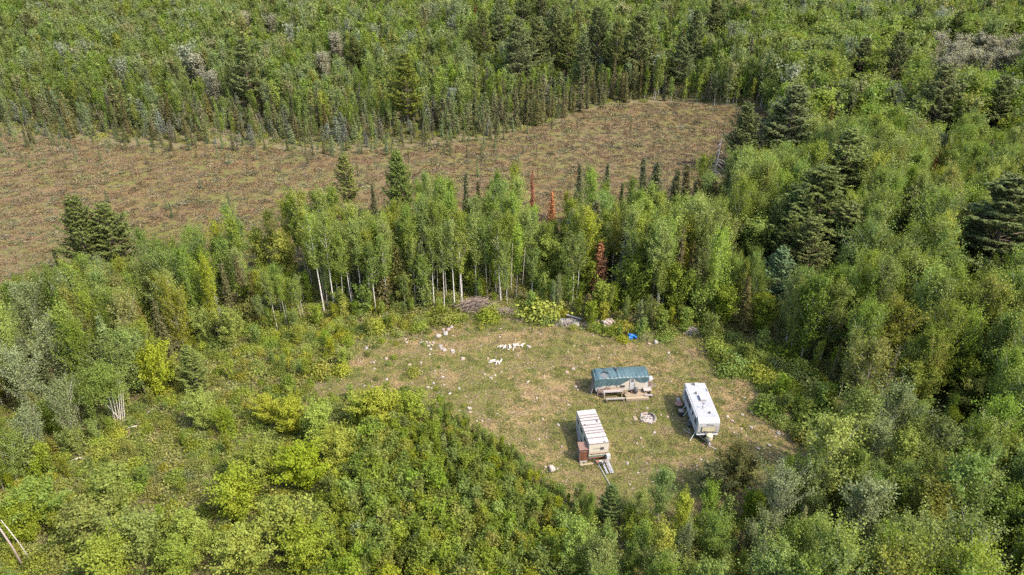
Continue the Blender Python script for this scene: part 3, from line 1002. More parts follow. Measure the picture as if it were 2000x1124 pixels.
# ---- the white trailer (long, wedge nosed, hitch towards the camera)
def white_trailer():
    t = thing('travel_trailer', 'long white travel trailer with a flat stained roof and dark side windows', 'trailer', (22.22, 68.45, float(gz(22.2, 68.4))), math.radians(1.2))
    W, H = 2.42, 2.9
    y0, y1 = -3.68, 3.60
    prof = [(y1, 0.62), (y1, H - 0.25), (y1 - 0.18, H), (y0 + 0.42, H), (y0 + 0.16, H - 0.12), (y0 + 0.02, H - 0.38), (y0, H - 0.8), (y0 + 0.04, 1.22), (y0 + 0.42, 0.62)]
    part('body', MB().prism(prof, -W / 2, W / 2), M['white_panel'], t)
    part('roof', Bx((0, 0.12, H + 0.012), (W - 0.10, 6.5, 0.022)), M['roof_white'], t)
    part('chassis', Bx((0, 0.1, 0.52), (W - 0.5, 6.6, 0.18)), M['dark_steel'], t)
    part('skirt_band', Bx((0, y0 + 0.30, 0.86), (W + 0.012, 0.26, 0.36), (-0.55, 0, 0)), M['galv'], t, label='grey lower nose band')
    ac = part('air_conditioner', Bx((0.12, 0.35, H + 0.20), (0.62, 0.95, 0.26)), M['white_panel'], t)
    part('shroud_base', Bx((0, 0, 0), (0.70, 1.05, 0.08)), M['frame_dark'], ac, (0.12, 0.35, H + 0.055))
    for x, y, s in ((-0.38, 1.35, 0.24), (0.30, -2.35, 0.22), (-0.28, 3.1, 0.26)):
        v = MB().tube([(0, 0, 0), (0, 0, 0.05), (0, 0, 0.06), (0, 0, 0.24)], [s * 0.7, s * 0.7, s * 0.4, s * 0.4], 8)
        part('roof_vent', v, M['frame_dark'], t, (x, y, H + 0.02))
    part('roof_hatch', Bx((0.10, 3.05, H + 0.09), (0.42, 0.42, 0.16)), M['white_panel'], t)
    part('roof_hatch', Bx((-0.05, -1.25, H + 0.06), (0.30, 0.30, 0.10)), M['frame_white'], t)
    part('side_vent', Bx((W / 2 - 0.16, 2.0, H + 0.03), (0.10, 0.55, 0.05)), M['frame_dark'], t)
    a = MB().tube([(-0.28, -1.55, H + 0.02), (-0.28, -1.5, H + 0.75)], [0.028, 0.022], 6)
    a.box((-0.28, -1.5, H + 0.78), (0.34, 0.10, 0.07))
    part('antenna', a, M['dark_steel'], t)
    # side in shade: windows, door, awning
    for y, w in ((2.6, 0.5), (1.55, 0.95), (0.35, 0.95), (-2.55, 0.75)):
        window(t, (-W / 2 - 0.012, y, 1.95), (w, 0.72), 'x')
    d = part('door', Bx((-W / 2 - 0.012, -1.2, 1.58), (0.03, 0.70, 1.80)), M['white_panel'], t)
    window_pane = part('pane', Bx((-W / 2 - 0.03, -1.2, 2.05), (0.02, 0.42, 0.55)), M['glass'], d)
    part('handle', Bx((-W / 2 - 0.04, -0.95, 1.5), (0.05, 0.06, 0.16)), M['black'], d)
    part('awning_roll', MB().tube([(-W / 2 - 0.09, -2.95, H - 0.10), (-W / 2 - 0.09, 2.4, H - 0.10)], [0.075, 0.075], 8), M['frame_white'], t)
    for y in (-2.95, 2.4):
        part('awning_arm', MB().tube([(-W / 2 - 0.07, y, H - 0.1), (-W / 2 - 0.07, y, 0.75)], [0.03, 0.03], 5), M['frame_white'], t)
    part('awning_arm', MB().tube([(-W / 2 - 0.05, -3.1, 0.85), (-W / 2 - 0.72, -3.75, 0.10)], [0.05, 0.05], 6), M['frame_white'], t, label='loose arm swung out to the ground')
    for y in (1.7, 0.7):
        part('awning_arm', MB().tube([(-W / 2 - 0.02, y, 0.95), (-W / 2 - 0.62, y - 0.45, 0.45)], [0.045, 0.045], 6), M['frame_white'], t, label='loose arm jutting from the side')
    part('side_strip', Bx((-W / 2 - 0.006, 0.1, 1.18), (0.014, 6.8, 0.10)), M['frame_white'], t)
    # nose
    fr = part('front_window', Bx((0.02, y0 - 0.012, 1.70), (1.62, 0.05, 0.68)), M['frame_dark'], t)
    part('window_cover', Bx((0.02, y0 - 0.045, 1.705), (1.50, 0.04, 0.57)), M['yellowed'], fr)
    part('label_plate', Bx((-0.42, y0 - 0.07, 1.48), (0.20, 0.01, 0.06)), M['frame_dark'], fr)
    text_mesh('Jayco', 0.26, M['frame_dark'], t, (0.30, y0 - 0.015, 2.24), (math.radians(90), 0, 0), 0.25)
    e = MB()
    e.add([(-0.10, 0, 0.0), (0.02, 0, -0.10), (0.12, 0, 0.04), (0.0, 0, 0.13)], [(0, 1, 2, 3)])
    e.add([(-0.14, -0.004, 0.10), (0.0, -0.004, 0.02), (0.13, -0.004, 0.12), (0.02, -0.004, 0.07)], [(0, 1, 2, 3)])
    part('emblem', e, M['frame_dark'], t, (-0.16, y0 - 0.016, 2.31))
    for x in (-1, 1):
        part('marker_light', Bx((x * 1.08, y0 + 0.05, H - 0.42), (0.10, 0.05, 0.05)), M['rust_paint'], t)
    # hitch frame, jack, gas bottle cover
    h = MB()
    for s in (-1, 1):
        h.tube([(s * 0.95, -3.2, 0.50), (0.0, -4.65, 0.47)], [0.075, 0.075], 4)
    part('hitch_frame', h, M['dark_steel'], t)
    part('coupler', Bx((0, -4.78, 0.47), (0.14, 0.36, 0.14)), M['galv'], t)
    part('jack', MB().tube([(0, -4.45, 0.03), (0, -4.45, 0.95)], [0.045, 0.035], 6), M['galv'], t)
    c = MB().tube([(0.14, -3.98, 0.5), (0.14, -3.98, 0.56), (0.14, -3.98, 1.12), (0.14, -3.98, 1.20)], [0.36, 0.39, 0.37, 0.22], 12)
    part('gas_bottle_cover', c, M['yellowed'], t, label='off white rounded gas bottle cover')
    for y in (-0.35, 0.45):
        wheel(t, (-W / 2 + 0.12, y, 0.34))
        wheel(t, (W / 2 - 0.12, y, 0.34))
    for x in (-1, 1):
        for y in (-3.05, 3.1):
            part('corner_jack', MB().tube([(x * 0.95, y, 0.5), (x * 1.05, y, 0.02)], [0.05, 0.07], 5), M['dark_steel'], t)
    step = part('entry_step', Bx((-W / 2 - 0.26, -1.2, 0.42), (0.40, 0.65, 0.05)), M['dark_steel'], t)
    part('step_leg', Bx((-W / 2 - 0.42, -1.2, 0.22), (0.04, 0.55, 0.38)), M['dark_steel'], step)
    return t


white_trailer()
RZ = math.radians(1.2)


def at(cx, cy, rz, x, y):
    return (cx + x * math.cos(rz) - y * math.sin(rz), cy + x * math.sin(rz) + y * math.cos(rz))


def gnd(p, dz=0.0):
    return (p[0], p[1], float(gz(p[0], p[1])) + dz)


# things along its shaded side
p = gnd(at(22.22, 68.45, RZ, -2.0, 0.85))
b = thing('bin', 'black plastic bin with a grey lid beside the white trailer', 'bin', p)
part('tub', MB().tube([(0, 0, 0), (0, 0, 0.75)], [0.24, 0.30], 12), M['black'], b)
part('lid', MB().tube([(0, 0, 0.755), (0, 0, 0.82), (0, 0, 0.86)], [0.33, 0.33, 0.2], 12), M['grey_wood'], b)
p = gnd(at(22.22, 68.45, RZ, -1.95, 2.3))
b = thing('table', 'round reddish brown table in the shade beside the white trailer', 'table', p)
part('table_top', MB().tube([(0, 0, 0.70), (0, 0, 0.74)], [0.48, 0.48], 14), M['rug'], b)
for k in range(3):
    part('leg', MB().tube([(0.1 * math.cos(k * 2.1), 0.1 * math.sin(k * 2.1), 0.7), (0.36 * math.cos(k * 2.1), 0.36 * math.sin(k * 2.1), 0)], [0.025, 0.02], 4), M['dark_steel'], b)
p = gnd(at(22.22, 68.45, RZ, -1.75, 3.2))
b = thing('bench', 'small grey wooden bench at the rear corner of the white trailer', 'bench', p, RZ)
part('seat', Bx((0, 0, 0.46), (0.4, 1.1, 0.05)), M['grey_wood'], b)
for y in (-0.45, 0.45):
    part('leg', Bx((0, y, 0.215), (0.34, 0.05, 0.43)), M['grey_wood'], b)
for k, (x, y, L, a, lab) in enumerate(((-1.9, -2.1, 1.1, 2.2, 'long grey board dropped in the shade beside the white trailer'), (-1.62, -1.75, 0.7, 1.7, 'short pale board dropped next to the long grey board in the shade'), (0.35, -4.9, 0.9, 2.4, 'pale stick lying under the hitch of the white trailer'), (-0.55, -4.3, 0.8, 0.9, 'pink stick lying against the hitch frame of the white trailer'))):
    q = at(22.22, 68.45, RZ, x, y)
    tag(link('board', Bx((0, 0, 0.05), (L, 0.10, 0.05)).mesh('board', [M['rug' if 'pink' in lab else 'grey_wood' if k != 2 else 'frame_white']]), None, gnd(q), (0.05, 0.04, a)), lab, 'board', 'loose boards by the trailers')
q = at(22.22, 68.45, RZ, 0.75, -3.35)
tag(link('concrete_block', Bx((0, 0, 0.20), (0.42, 0.24, 0.40)).mesh('block', [M['dark_steel']]), None, gnd(q), (0, 0, 0.2)), 'dark block propping the nose corner of the white trailer', 'block')


# ---- the cream trailer with the seamed roof
CT = (9.02, 64.25, math.radians(9.4))


def cream_trailer():
    t = thing('travel_trailer', 'old cream travel trailer with dark seams across its white roof', 'trailer', gnd(CT[:2]), CT[2])
    W, H = 2.2, 2.55
    y0, y1 = -2.98, 2.98
    prof = [(y1 - 0.10, 0.50), (y1, 1.3), (y1 - 0.04, H - 0.06), (y0 + 0.04, H - 0.06), (y0, 1.55), (y0 + 0.02, 1.05), (y0 + 0.24, 0.50)]
    part('body', MB().prism(prof, -W / 2, W / 2), M['cream_panel'], t)
    part('roof_sheet', Bx((0, 0, H - 0.05), (W + 0.02, y1 - y0 - 0.06, 0.03)), M['seam'], t)
    ys = [y0 + 0.03]
    for d in (0.98, 0.82, 0.42, 0.52, 0.46, 0.80, 0.50, 0.42, 0.98):
        ys.append(ys[-1] + d)
    f = (y1 - 0.03 - ys[0]) / (ys[-1] - ys[0])
    ys = [ys[0] + (y - ys[0]) * f for y in ys]
    r = np.random.default_rng(4)
    for y in ys[1:-1]:
        part('roof_seam', Bx((r.normal(0, 0.01), y, H + 0.012), (W, 0.10, 0.035), (0, 0, r.normal(0, 0.012))), M['seam'], t)
    for a, b in zip(ys[:-1], ys[1:]):
        o = part('roof_panel', Bx((0, 0, 0), (W - 0.02, b - a - 0.13, 0.03)), M['roof_cream'], t, (0, (a + b) / 2, H + r.uniform(-0.012, 0.002)), (r.normal(0, 0.006), r.normal(0, 0.004), r.normal(0, 0.012)))
        sc = MB()
        for x in np.linspace(-0.85, 0.85, 7):
            for y in ((-0.22, 0.18) if b - a > 0.6 else (0.0,)):
                if r.uniform() < 0.8:
                    sc.box((x + r.normal(0, 0.04), y * (b - a) * 1.4 + r.normal(0, 0.02), 0.025), (0.06, 0.05, 0.03))
        part('fixings', sc, M['seam'], o)['kind'] = 'stuff'
    part('roof_vent', Bx((0.75, 0.75, H + 0.06), (0.10, 0.42, 0.10)), M['frame_dark'], t)
    part('roof_vent', Bx((-0.78, 0.35, H + 0.05), (0.16, 0.12, 0.08)), M['frame_dark'], t)
    part('roof_vent', Bx((0.62, -2.78, H + 0.04), (0.22, 0.12, 0.07)), M['frame_dark'], t)
    window(t, (0.36, y0 - 0.012, 1.86), (0.40, 0.34), 'y')
    r2 = np.random.default_rng(9)
    w = MB()
    for k in range(9):
        w.box((-0.62 + k * 0.085, y0 - 0.012, 1.92 + r2.normal(0, 0.04)), (0.05, 0.01, r2.uniform(0.05, 0.13)), (0, r2.normal(0, 0.4), 0))
    part('faded_lettering', w, M['grey_wood'], t)['kind'] = 'stuff'
    part('rust_stripe', Bx((0.02, y0 - 0.008, 1.16), (W - 0.12, 0.03, 0.14)), M['rust_paint'], t)
    part('lower_band', Bx((0, y0 + 0.075, 0.83), (W + 0.01, 0.10, 0.46), (0.36, 0, 0)), M['green_band'], t, label='faded green lower nose band')
    part('bumper', Bx((0, y0 + 0.16, 0.52), (W + 0.04, 0.12, 0.10)), M['rust_paint'], t)
    for s in (-1, 1):
        part('marker_light', Bx((s * 0.78, y0 - 0.02, 1.15), (0.14, 0.06, 0.10)), M['black'], t)
        part('side_band', Bx((s * (W / 2 + 0.004), 0, 0.80), (0.012, 5.4, 0.40)), M['green_band'], t)
    for y, ww in ((1.9, 0.7), (0.4, 0.9), (-1.2, 0.8)):
        window(t, (-W / 2 - 0.012, y, 1.75), (ww, 0.5), 'x')
    part('chassis', Bx((0, 0, 0.42), (1.5, 5.2, 0.14)), M['dark_steel'], t)
    for s in (-1, 1):
        wheel(t, (s * (W / 2 - 0.14), -0.3, 0.34))
        for y in (-2.5, 2.5):
            part('support_block', Bx((s * 0.8, y, 0.19), (0.3, 0.3, 0.38)), M['rock'], t)
    h = MB()
    for s in (-1, 1):
        h.tube([(s * 0.75 + 0.15, -2.75, 0.42), (0.30, -3.95, 0.40)], [0.07, 0.07], 4)
    part('hitch_frame', h, M['dark_steel'], t)
    part('gas_box', Bx((1.05, -3.15, 0.72), (0.42, 0.36, 0.62), (0, 0, 0.1)), M['white_panel'], t, label='white box on the corner of the hitch')
    return t


cream_trailer()
C2 = lambda x, y: at(CT[0], CT[1], CT[2], x, y)
# brown shed closet beside it
q = C2(-1.62, -2.35)
s = thing('shed', 'narrow red brown wooden closet with a sloping roof against the cream trailer', 'shed', gnd(q), CT[2] - 0.02)
fr = MB()
fr.box((-0.44, 0, 0.95), (0.05, 0.92, 1.85))
fr.box((0.44, 0, 0.95), (0.05, 0.92, 1.85))
fr.box((0, 0.44, 0.95), (0.83, 0.05, 1.85))
part('wall', fr, M['shed_side'], s)
for k in range(4):
    part('front_board', Bx((-0.315 + k * 0.21, -0.44, 0.92 + 0.005 * k), (0.20, 0.045, 1.80)), M['brown_wood'], s)
part('cross_rail', Bx((0, -0.475, 1.55), (0.80, 0.03, 0.10)), M['shed_side'], s)
part('roof', Bx((0, -0.03, 1.95), (1.08, 1.16, 0.06), (0.14, 0, 0)), M['shed_roof'], s)
part('skirt', Bx((0, -0.48, 0.10), (0.8, 0.06, 0.2)), M['frame_white'], s, label='pale torn skirt')
q = C2(-0.75, -3.22)
tag(link('plank', Bx((0, 0, 0.04), (2.7, 0.24, 0.06)).mesh('plank', [M['tan_wood']]), None, gnd(q), (0, 0, CT[2] + 0.03)), 'long tan plank lying along the front of the cream trailer and brown closet', 'board', 'loose boards by the trailers')
q = C2(-1.75, -3.2)
tag(link('board', Bx((0, 0, 0.05), (0.5, 0.18, 0.06)).mesh('board', [M['frame_white']]), None, gnd(q), (0, 0, CT[2] - 0.5)), 'short white board at the end of the tan plank', 'board', 'loose boards by the trailers')
for k, (x, y, lab) in enumerate(((-1.32, 1.25, 'grey board leaning on the shaded side of the cream trailer, outer one'), (-1.24, 0.95, 'grey board leaning on the shaded side of the cream trailer, inner one'))):
    q = C2(x - 0.18, y - 0.4 * k)
    tag(link('board', Bx((0, 0, 0.6), (0.05, 2.3, 0.24)).mesh('board', [M['grey_wood']]), None, gnd(q), (0.32, 0.30, CT[2])), lab, 'board', 'loose boards by the trailers')
# metal ramps on the hitch
for k, (x, w, lab) in enumerate(((0.34, 0.20, 'narrow grey metal ramp in front of the cream trailer, set apart'), (0.74, 0.20, 'grey metal ramp, middle of three in front of the cream trailer'), (0.97, 0.18, 'bluish grey metal ramp, outermost of three in front of the cream trailer'))):
    q = C2(x + 0.06, -4.25)
    t = thing('ramp', lab, 'ramp', gnd(q, 0.22), CT[2] + 0.06, 'metal ramps before the cream trailer')
    t.rotation_euler = (0.12, 0, CT[2] + 0.06)
    rail = MB()
    for sgn in (-1, 1):
        rail.box((sgn * (w / 2 - 0.015), 0, 0.03), (0.03, 1.85, 0.06))
    part('rails', rail, M['galv'], t)
    for j in range(10):
        part('rung', Bx((0, -0.82 + j * 0.182, 0.045), (w - 0.06, 0.09, 0.03)), M['grey_wood' if k == 1 else 'galv'], t)
q = C2(0.55, -3.28)
t = thing('plank', 'rough pale beam laid across the hitch of the cream trailer', 'board', gnd(q, 0.36), CT[2] + 0.03)
part('beam', Bx((0, 0, 0.05), (1.75, 0.16, 0.10)), M['tan_wood'], t)
part('torn_end', Bx((-0.72, -0.10, 0.08), (0.42, 0.28, 0.08), (0, 0.05, 0.3)), M['rust_paint'], t)
part('torn_end', Bx((-0.45, -0.14, 0.11), (0.28, 0.2, 0.06), (0, 0.05, 0.1)), M['frame_white'], t)
p0 = G(1168, 908)
p1 = G(1192, 951)
a = math.atan2(p1[1] - p0[1], p1[0] - p0[0])
L = math.hypot(p1[0] - p0[0], p1[1] - p0[1])
pm = ((p0[0] + p1[0]) / 2, (p0[1] + p1[1]) / 2)
tag(link('pole', MB().tube([(-L / 2, 0, 0.10), (L / 2, 0, 0.08)], [0.045, 0.04], 6).mesh('pole', [M['frame_white']]), None, gnd(pm), (0, 0, a)), 'long thin white pole lying in the turf before the cream trailer', 'pole')
q = C2(1.42, 0.55)
tag(link('rock', MB().rock((0, 0, 0.22), (0.95, 0.6, 0.5), np.random.default_rng(5)).mesh('rock', [M['rock_pink']]), None, gnd(q)), 'tan boulder tucked against the sunny side of the cream trailer', 'rock')


# ---- the tarp covered trailer
TT = (13.55, 74.75, math.radians(4.2))


def tarp_trailer():
    t = thing('travel_trailer', 'small white travel trailer under a torn dark green tarpaulin', 'trailer', gnd(TT[:2]), TT[2])
    L, W, H = 6.7, 2.2, 2.4
    prof = [(L / 2 - 0.05, 0.48), (L / 2, 1.2), (L / 2 - 0.10, H - 0.15), (L / 2 - 0.3, H), (-L / 2 + 0.45, H), (-L / 2 + 0.08, H - 0.35), (-L / 2, 1.3), (-L / 2 + 0.15, 0.48)]
    body = MB().prism(prof, -W / 2, W / 2)
    R = MB()
    V = np.concatenate(body.v)[:, [1, 0, 2]]
    V[:, 1] *= -1
    R.add(V, np.concatenate(body.q))
    part('body', R, M['white_panel'], t)
    f = -W / 2
    # front wall panels, gabled porch panel round the door
    part('wall_panel', Bx((-1.05, f - 0.014, 1.22), (2.7, 0.024, 0.30)), M['cream_panel'], t)
    part('wall_panel', Bx((2.42, f - 0.014, 0.98), (1.42, 0.024, 0.86)), M['cream_panel'], t)
    part('wall_panel', Bx((0.42, f - 0.014, 0.86), (1.20, 0.024, 0.72)), M['cream_panel'], t)
    for pp in ([(-0.28, 1.26), (0.97, 1.26), (0.97, 2.26), (0.86, 2.16)], [(1.67, 1.36), (2.42, 1.40), (2.38, 1.70), (1.67, 2.26)]):
        g = MB().add([(x, f - dy, z) for dy in (0.024, 0.002) for x, z in pp], [(0, 1, 2, 3), (7, 6, 5, 4)] + [(k, (k + 1) % 4 + 4 * 0, (k + 1) % 4 + 4, k + 4) for k in range(4)])
        part('gable_panel', g, M['cream_panel'], t)
    d = part('door', Bx((1.32, f - 0.03, 1.36), (0.60, 0.04, 1.74)), M['white_panel'], t)
    wf = part('door_window', Bx((1.32, f - 0.055, 1.96), (0.32, 0.02, 0.42)), M['frame_dark'], d)
    part('handle', Bx((1.54, f - 0.065, 1.30), (0.05, 0.04, 0.12)), M['black'], d)
    for x in (1.0, 1.64):
        part('door_jamb', Bx((x, f - 0.032, 1.38), (0.05, 0.05, 1.78)), M['frame_dark'], t)
    window(t, (0.10, f - 0.03, 1.13), (0.62, 0.34), 'y')
    part('side_vent', Bx((-0.60, f - 0.03, 1.12), (0.14, 0.04, 0.22)), M['frame_dark'], t)
    part('skirting', Bx((-2.55, f - 0.03, 0.50), (0.92, 0.04, 0.86)), M['shed_side'], t, label='dark brown skirting board')
    part('skirting', Bx((-1.75, f - 0.05, 0.72), (0.62, 0.05, 0.72)), M['shed_side'], t, label='dark brown skirting board')
    part('skirting', Bx((1.6, f + 0.06, 0.44), (2.9, 0.03, 0.16)), M['frame_dark'], t, label='dark strip standing in for the shade under the floor')  # no board here: a dark strip that paints the shade below the floor
    part('chassis', Bx((0, 0.05, 0.40), (5.6, 1.4, 0.14)), M['dark_steel'], t)
    for s in (-1, 1):
        o = MB()
        o.tube([(0, -0.10, 0), (0, 0.10, 0)], [0.33, 0.33], 14)
        part('wheel', o, M['rubber'], t, (0.3, s * 0.9, 0.33))
        part('support_block', Bx((-2.4, s * 0.8, 0.17), (0.3, 0.3, 0.34)), M['rock'], t)
        part('support_block', Bx((2.6, s * 0.8, 0.17), (0.3, 0.3, 0.34)), M['rock'], t)
    part('light_edge', MB().tube([(L / 2 - 0.06, -0.85, H - 0.35), (L / 2 - 0.16, -0.2, H - 0.05), (L / 2 - 0.12, 0.9, H - 0.1)], [0.07, 0.07, 0.07], 5), M['frame_white'], t)
    h = MB()
    for s in (-1, 1):
        h.tube([(L / 2 - 0.1, s * 0.75, 0.45), (L / 2 + 1.1, -0.1, 0.42)], [0.06, 0.06], 4)
    part('hitch_frame', h, M['dark_steel'], t)
    return t


tarp_trailer()
T2 = lambda x, y: at(TT[0], TT[1], TT[2], x, y)


def tarp():
    r = np.random.default_rng(2)
    L, W, H = 6.7, 2.2, 2.4
    us = np.linspace(-0.115, 1.03, 92)
    vs_ = np.linspace(0, 1, 46)
    V = []
    for u in us:
        xr = (u - 0.5) * (L + 0.06)
        if u < 0:
            x = -L / 2 - 0.10 + 0.02 * math.sin(u * 60)
            ed = (0 - u) * L * 1.30
        elif u > 1:
            x, ed = L / 2 + 0.05, (u - 1) * L * 0.8
        else:
            x = xr
            ed = 0.35 * max(0, 1 - u / 0.07) ** 2 + 0.12 * max(0, (u - 0.95) / 0.05) ** 2
        # how far the front edge hangs
        hang = np.interp(xr, [-3.4, -2.9, -2.0, -0.7, -0.1, 0.7, 1.05, 1.32, 1.6, 2.1, 2.6, 3.0, 3.4], [1.05, 1.12, 1.02, 0.98, 0.95, 0.42, 0.18, 0.10, 0.20, 0.62, 0.78, 0.70, 0.55])
        back = 0.75 + 0.08 * math.sin(xr * 2.1)
        tot = hang + W + back
        sag = 0.05 * math.sin(xr * 1.7 + 1) + (0.10 if abs(xr + 0.42) < 0.16 else 0)
        for v in vs_:
            s = v * tot
            if s < hang:
                dz, y, o = hang - s, -W / 2, 0.05
                bulge = 0.07 * math.sin(xr * 5.3 + dz * 2.0) * (dz + 0.15) + 0.05 * math.sin(xr * 11 + dz * 5) * dz
                P = (x, y - 0.06 - abs(bulge), H - dz)
            elif s < hang + W:
                q = (s - hang) / W
                P = (x, -W / 2 - 0.05 + q * (W + 0.1), H + 0.035 + (0.13 + sag) * math.sin(q * PI) ** 0.7 + 0.028 * math.sin(xr * 3.7 + q * 5) * math.sin(xr * 1.1 + 9 * q) + 0.018 * math.sin(xr * 13 + q * 3))
            else:
                dz = s - hang - W
                P = (x, W / 2 + 0.06 + 0.04 * math.sin(xr * 6), H - dz)
            P = np.array(P)
            P[2] -= ed * (1 if hang <= s <= hang + W else 0.55)
            V.append(P + r.normal(0, 0.006, 3))
    n = len(vs_)
    Q = [(i * n + j, (i + 1) * n + j, (i + 1) * n + j + 1, i * n + j + 1) for i in range(len(us) - 1) for j in range(n - 1)]
    me = MB().add(V, Q).mesh('tarpaulin', [M['tarp']], True)
    o = link('tarpaulin', me, None, gnd(TT[:2]), (0, 0, TT[2]))
    tag(o, 'dark green blue tarpaulin draped over the small white trailer, edges sagging', 'tarpaulin')
    # ropes and bunched folds lying on it are parts
    for pts, rr in (([(-0.42, -1.12, 2.42), (-0.42, -0.5, 2.60), (-0.50, 0.1, 2.66), (-0.62, 0.6, 2.63), (-0.75, 1.15, 2.5)], 0.05), ([(-2.2, 0.35, 2.60), (-1.9, 0.1, 2.62), (-1.55, -0.05, 2.62)], 0.035), ([(-2.45, 1.1, 2.44), (-2.1, 0.9, 2.55), (-1.75, 0.55, 2.62)], 0.04)):
        part('fold', MB().tube(pts, [rr * 0.6] + [rr] * (len(pts) - 2) + [rr * 0.6], 6), M['dark_steel'], o)
    part('weight', MB().rock((0, 0, 0), (0.26, 0.24, 0.16), np.random.default_rng(3)), M['charred'], o, (-0.38, 0.45, 2.68), label='dark stone holding the fold')
    for x in (-1.55, -0.98, -0.62):
        part('hole', Bx((x, -0.98 + 0.05 * math.sin(x * 9), 2.50), (0.14, 0.03, 0.10)), M['charred'], o)
    part('torn_patch', MB().tube([(0, 0, -0.02), (0, 0, 0.03)], [0.46, 0.44], 14), M['patch'], o, (-2.28, -0.78, 2.54), (0.35, -0.15, 0), label='grey patch showing through the tarpaulin')


tarp()
q = T2(-2.05, -0.50)
tag(link('tyre', MB().tube([(0.42 * math.cos(k), 0.42 * math.sin(k), 0) for k in np.linspace(0.1, 2.3, 12)], [0.075] * 12, 6).mesh('tyre', [M['rubber']]), None, gnd(q, 2.68), (0.2, 0, TT[2])), 'black cut tyre strip lying on the green tarpaulin', 'tyre')
# clutter round it
q = T2(3.75, -0.1)
t = thing('cabinet', 'pale metal cabinet standing at the end of the tarp covered trailer', 'cabinet', gnd(q), TT[2])
part('case', Bx((0, 0, 0.68), (0.62, 0.62, 1.36)), M['cream_panel'], t)
part('top', Bx((0.06, 0.1, 1.40), (0.78, 0.72, 0.05), (0, 0.08, 0.1)), M['roof_white'], t)
part('door', Bx((0, -0.32, 0.80), (0.52, 0.03, 0.70)), M['shed_side'], t)
q = T2(3.6, 1.3)
tag(link('board', Bx((0, 0, 0.05), (1.0, 1.3, 0.05)).mesh('board', [M['rug']]), None, gnd(q), (0, 0, 0.3)), 'faded red board on the turf past the end of the tarp covered trailer', 'board', 'loose boards by the trailers')
q = T2(0.9, 1.75)
tag(link('board', Bx((0, 0, 0.9), (1.5, 0.05, 1.9)).mesh('board', [M['rug']]), None, gnd(q), (0.28, 0, TT[2])), 'faded red board leaning behind the tarp covered trailer', 'board', 'loose boards by the trailers')
for k, (x, y, L, lab) in enumerate(((-3.62, 0.15, 1.5, 'dark plank leaning on the end of the tarp covered trailer, back one'), (-3.66, -0.35, 1.6, 'purple grey plank leaning on the end of the tarp covered trailer, middle one'), (-3.64, -0.85, 1.5, 'pale grey plank leaning on the end of the tarp covered trailer, front one'))):
    tag(link('board', Bx((0, 0, L / 2), (0.06, 0.26, L)).mesh('board', [M['shed_side' if k < 2 else 'grey_wood']]), None, gnd(T2(x - 0.12, y)), (0, 0.22, TT[2])), lab, 'board', 'loose boards by the trailers')


def deck():
    t = thing('deck', 'low wooden deck of tan and grey planks before the tarp covered trailer', 'deck', gnd(T2(0.6, -2.0)), TT[2])
    r = np.random.default_rng(6)
    for k in range(7):                                    # tan walkway
        part('plank', Bx((0, 0, 0), (2.85 + r.uniform(-0.1, 0.1), 0.175, 0.045)), M['tan_wood'], t, (1.15 + r.uniform(-0.08, 0.08), -0.63 + k * 0.19, 0.33 + r.uniform(-0.006, 0.006)), (0, 0, r.normal(0, 0.012)))
    for k in range(5):
        part('plank', Bx((0, 0, 0), (1.15, 0.165, 0.04)), M['tan_wood'], t, (1.65 + r.uniform(-0.1, 0.1), 0.68 + k * 0.0 - 0.0 + (k - 2) * 0.18 + 0.36, 0.36), (0, 0, r.normal(0, 0.03)))
    part('edge_beam', Bx((1.15, -0.80, 0.19), (2.9, 0.06, 0.24)), M['tan_wood'], t)
    for x in (-0.1, 1.15, 2.4):
        part('joist', Bx((x, 0.1, 0.15), (0.10, 1.5, 0.28)), M['grey_wood'], t)
    return t


deck()


def rail_bench(name, label, x, y, L, seat_z, rz=0.0, back=False, mat='grey_wood'):
    t = thing(name, label, 'bench', gnd(T2(x, y)), TT[2] + rz, 'grey plank benches before the tarp covered trailer')
    for k in range(2 if not back else 3):
        part('plank', Bx((0, (k - 0.5) * 0.17, seat_z + 0.003 * k), (L, 0.155, 0.05)), M[mat], t)
    for s in (-1, 1):
        part('leg', Bx((s * (L / 2 - 0.12), 0.0, seat_z / 2 - 0.03), (0.10, 0.30, seat_z - 0.06)), M['tan_wood'], t)
    return t


rail_bench('bench', 'long grey plank bench at the front of the deck, on tan legs', -1.05, -2.72, 2.35, 0.50)
rail_bench('bench', 'wider grey plank counter between bench and tarp covered trailer', -1.15, -1.75, 2.45, 0.85, 0.02, True)
t = thing('plywood_sheet', 'tan plywood sheet leaning upright on the tarp covered trailer', 'board', gnd(T2(-0.95, -1.28)), TT[2])
t.rotation_euler = (-0.16, 0, TT[2])
part('sheet', Bx((0, 0, 0.70), (2.1, 0.03, 0.62)), M['ply'], t)
part('crosspiece', Bx((0.15, -0.03, 0.50), (0.05, 0.03, 0.40)), M['brown_wood'], t)
part('crosspiece', Bx((0.45, -0.03, 0.52), (0.32, 0.03, 0.05)), M['brown_wood'], t)
part('post', Bx((-1.05, -0.03, 0.55), (0.06, 0.05, 1.05)), M['grey_wood'], t)
t = thing('handrail', 'sloping grey handrail at the end of the plank counter', 'railing', gnd(T2(-2.55, -1.62)), TT[2])
part('rail', MB().tube([(-0.45, 0.35, 1.05), (0.25, -0.35, 0.78)], [0.05, 0.05], 5), M['grey_wood'], t)
for p_ in ((-0.45, 0.35, 1.05), (0.25, -0.35, 0.78)):
    part('post', Bx((p_[0], p_[1], p_[2] / 2), (0.07, 0.07, p_[2])), M['grey_wood'], t)
t = thing('planter_box', 'yellowish wooden slatted box on the deck beside the door', 'box', gnd(T2(0.30, -1.55)), TT[2])
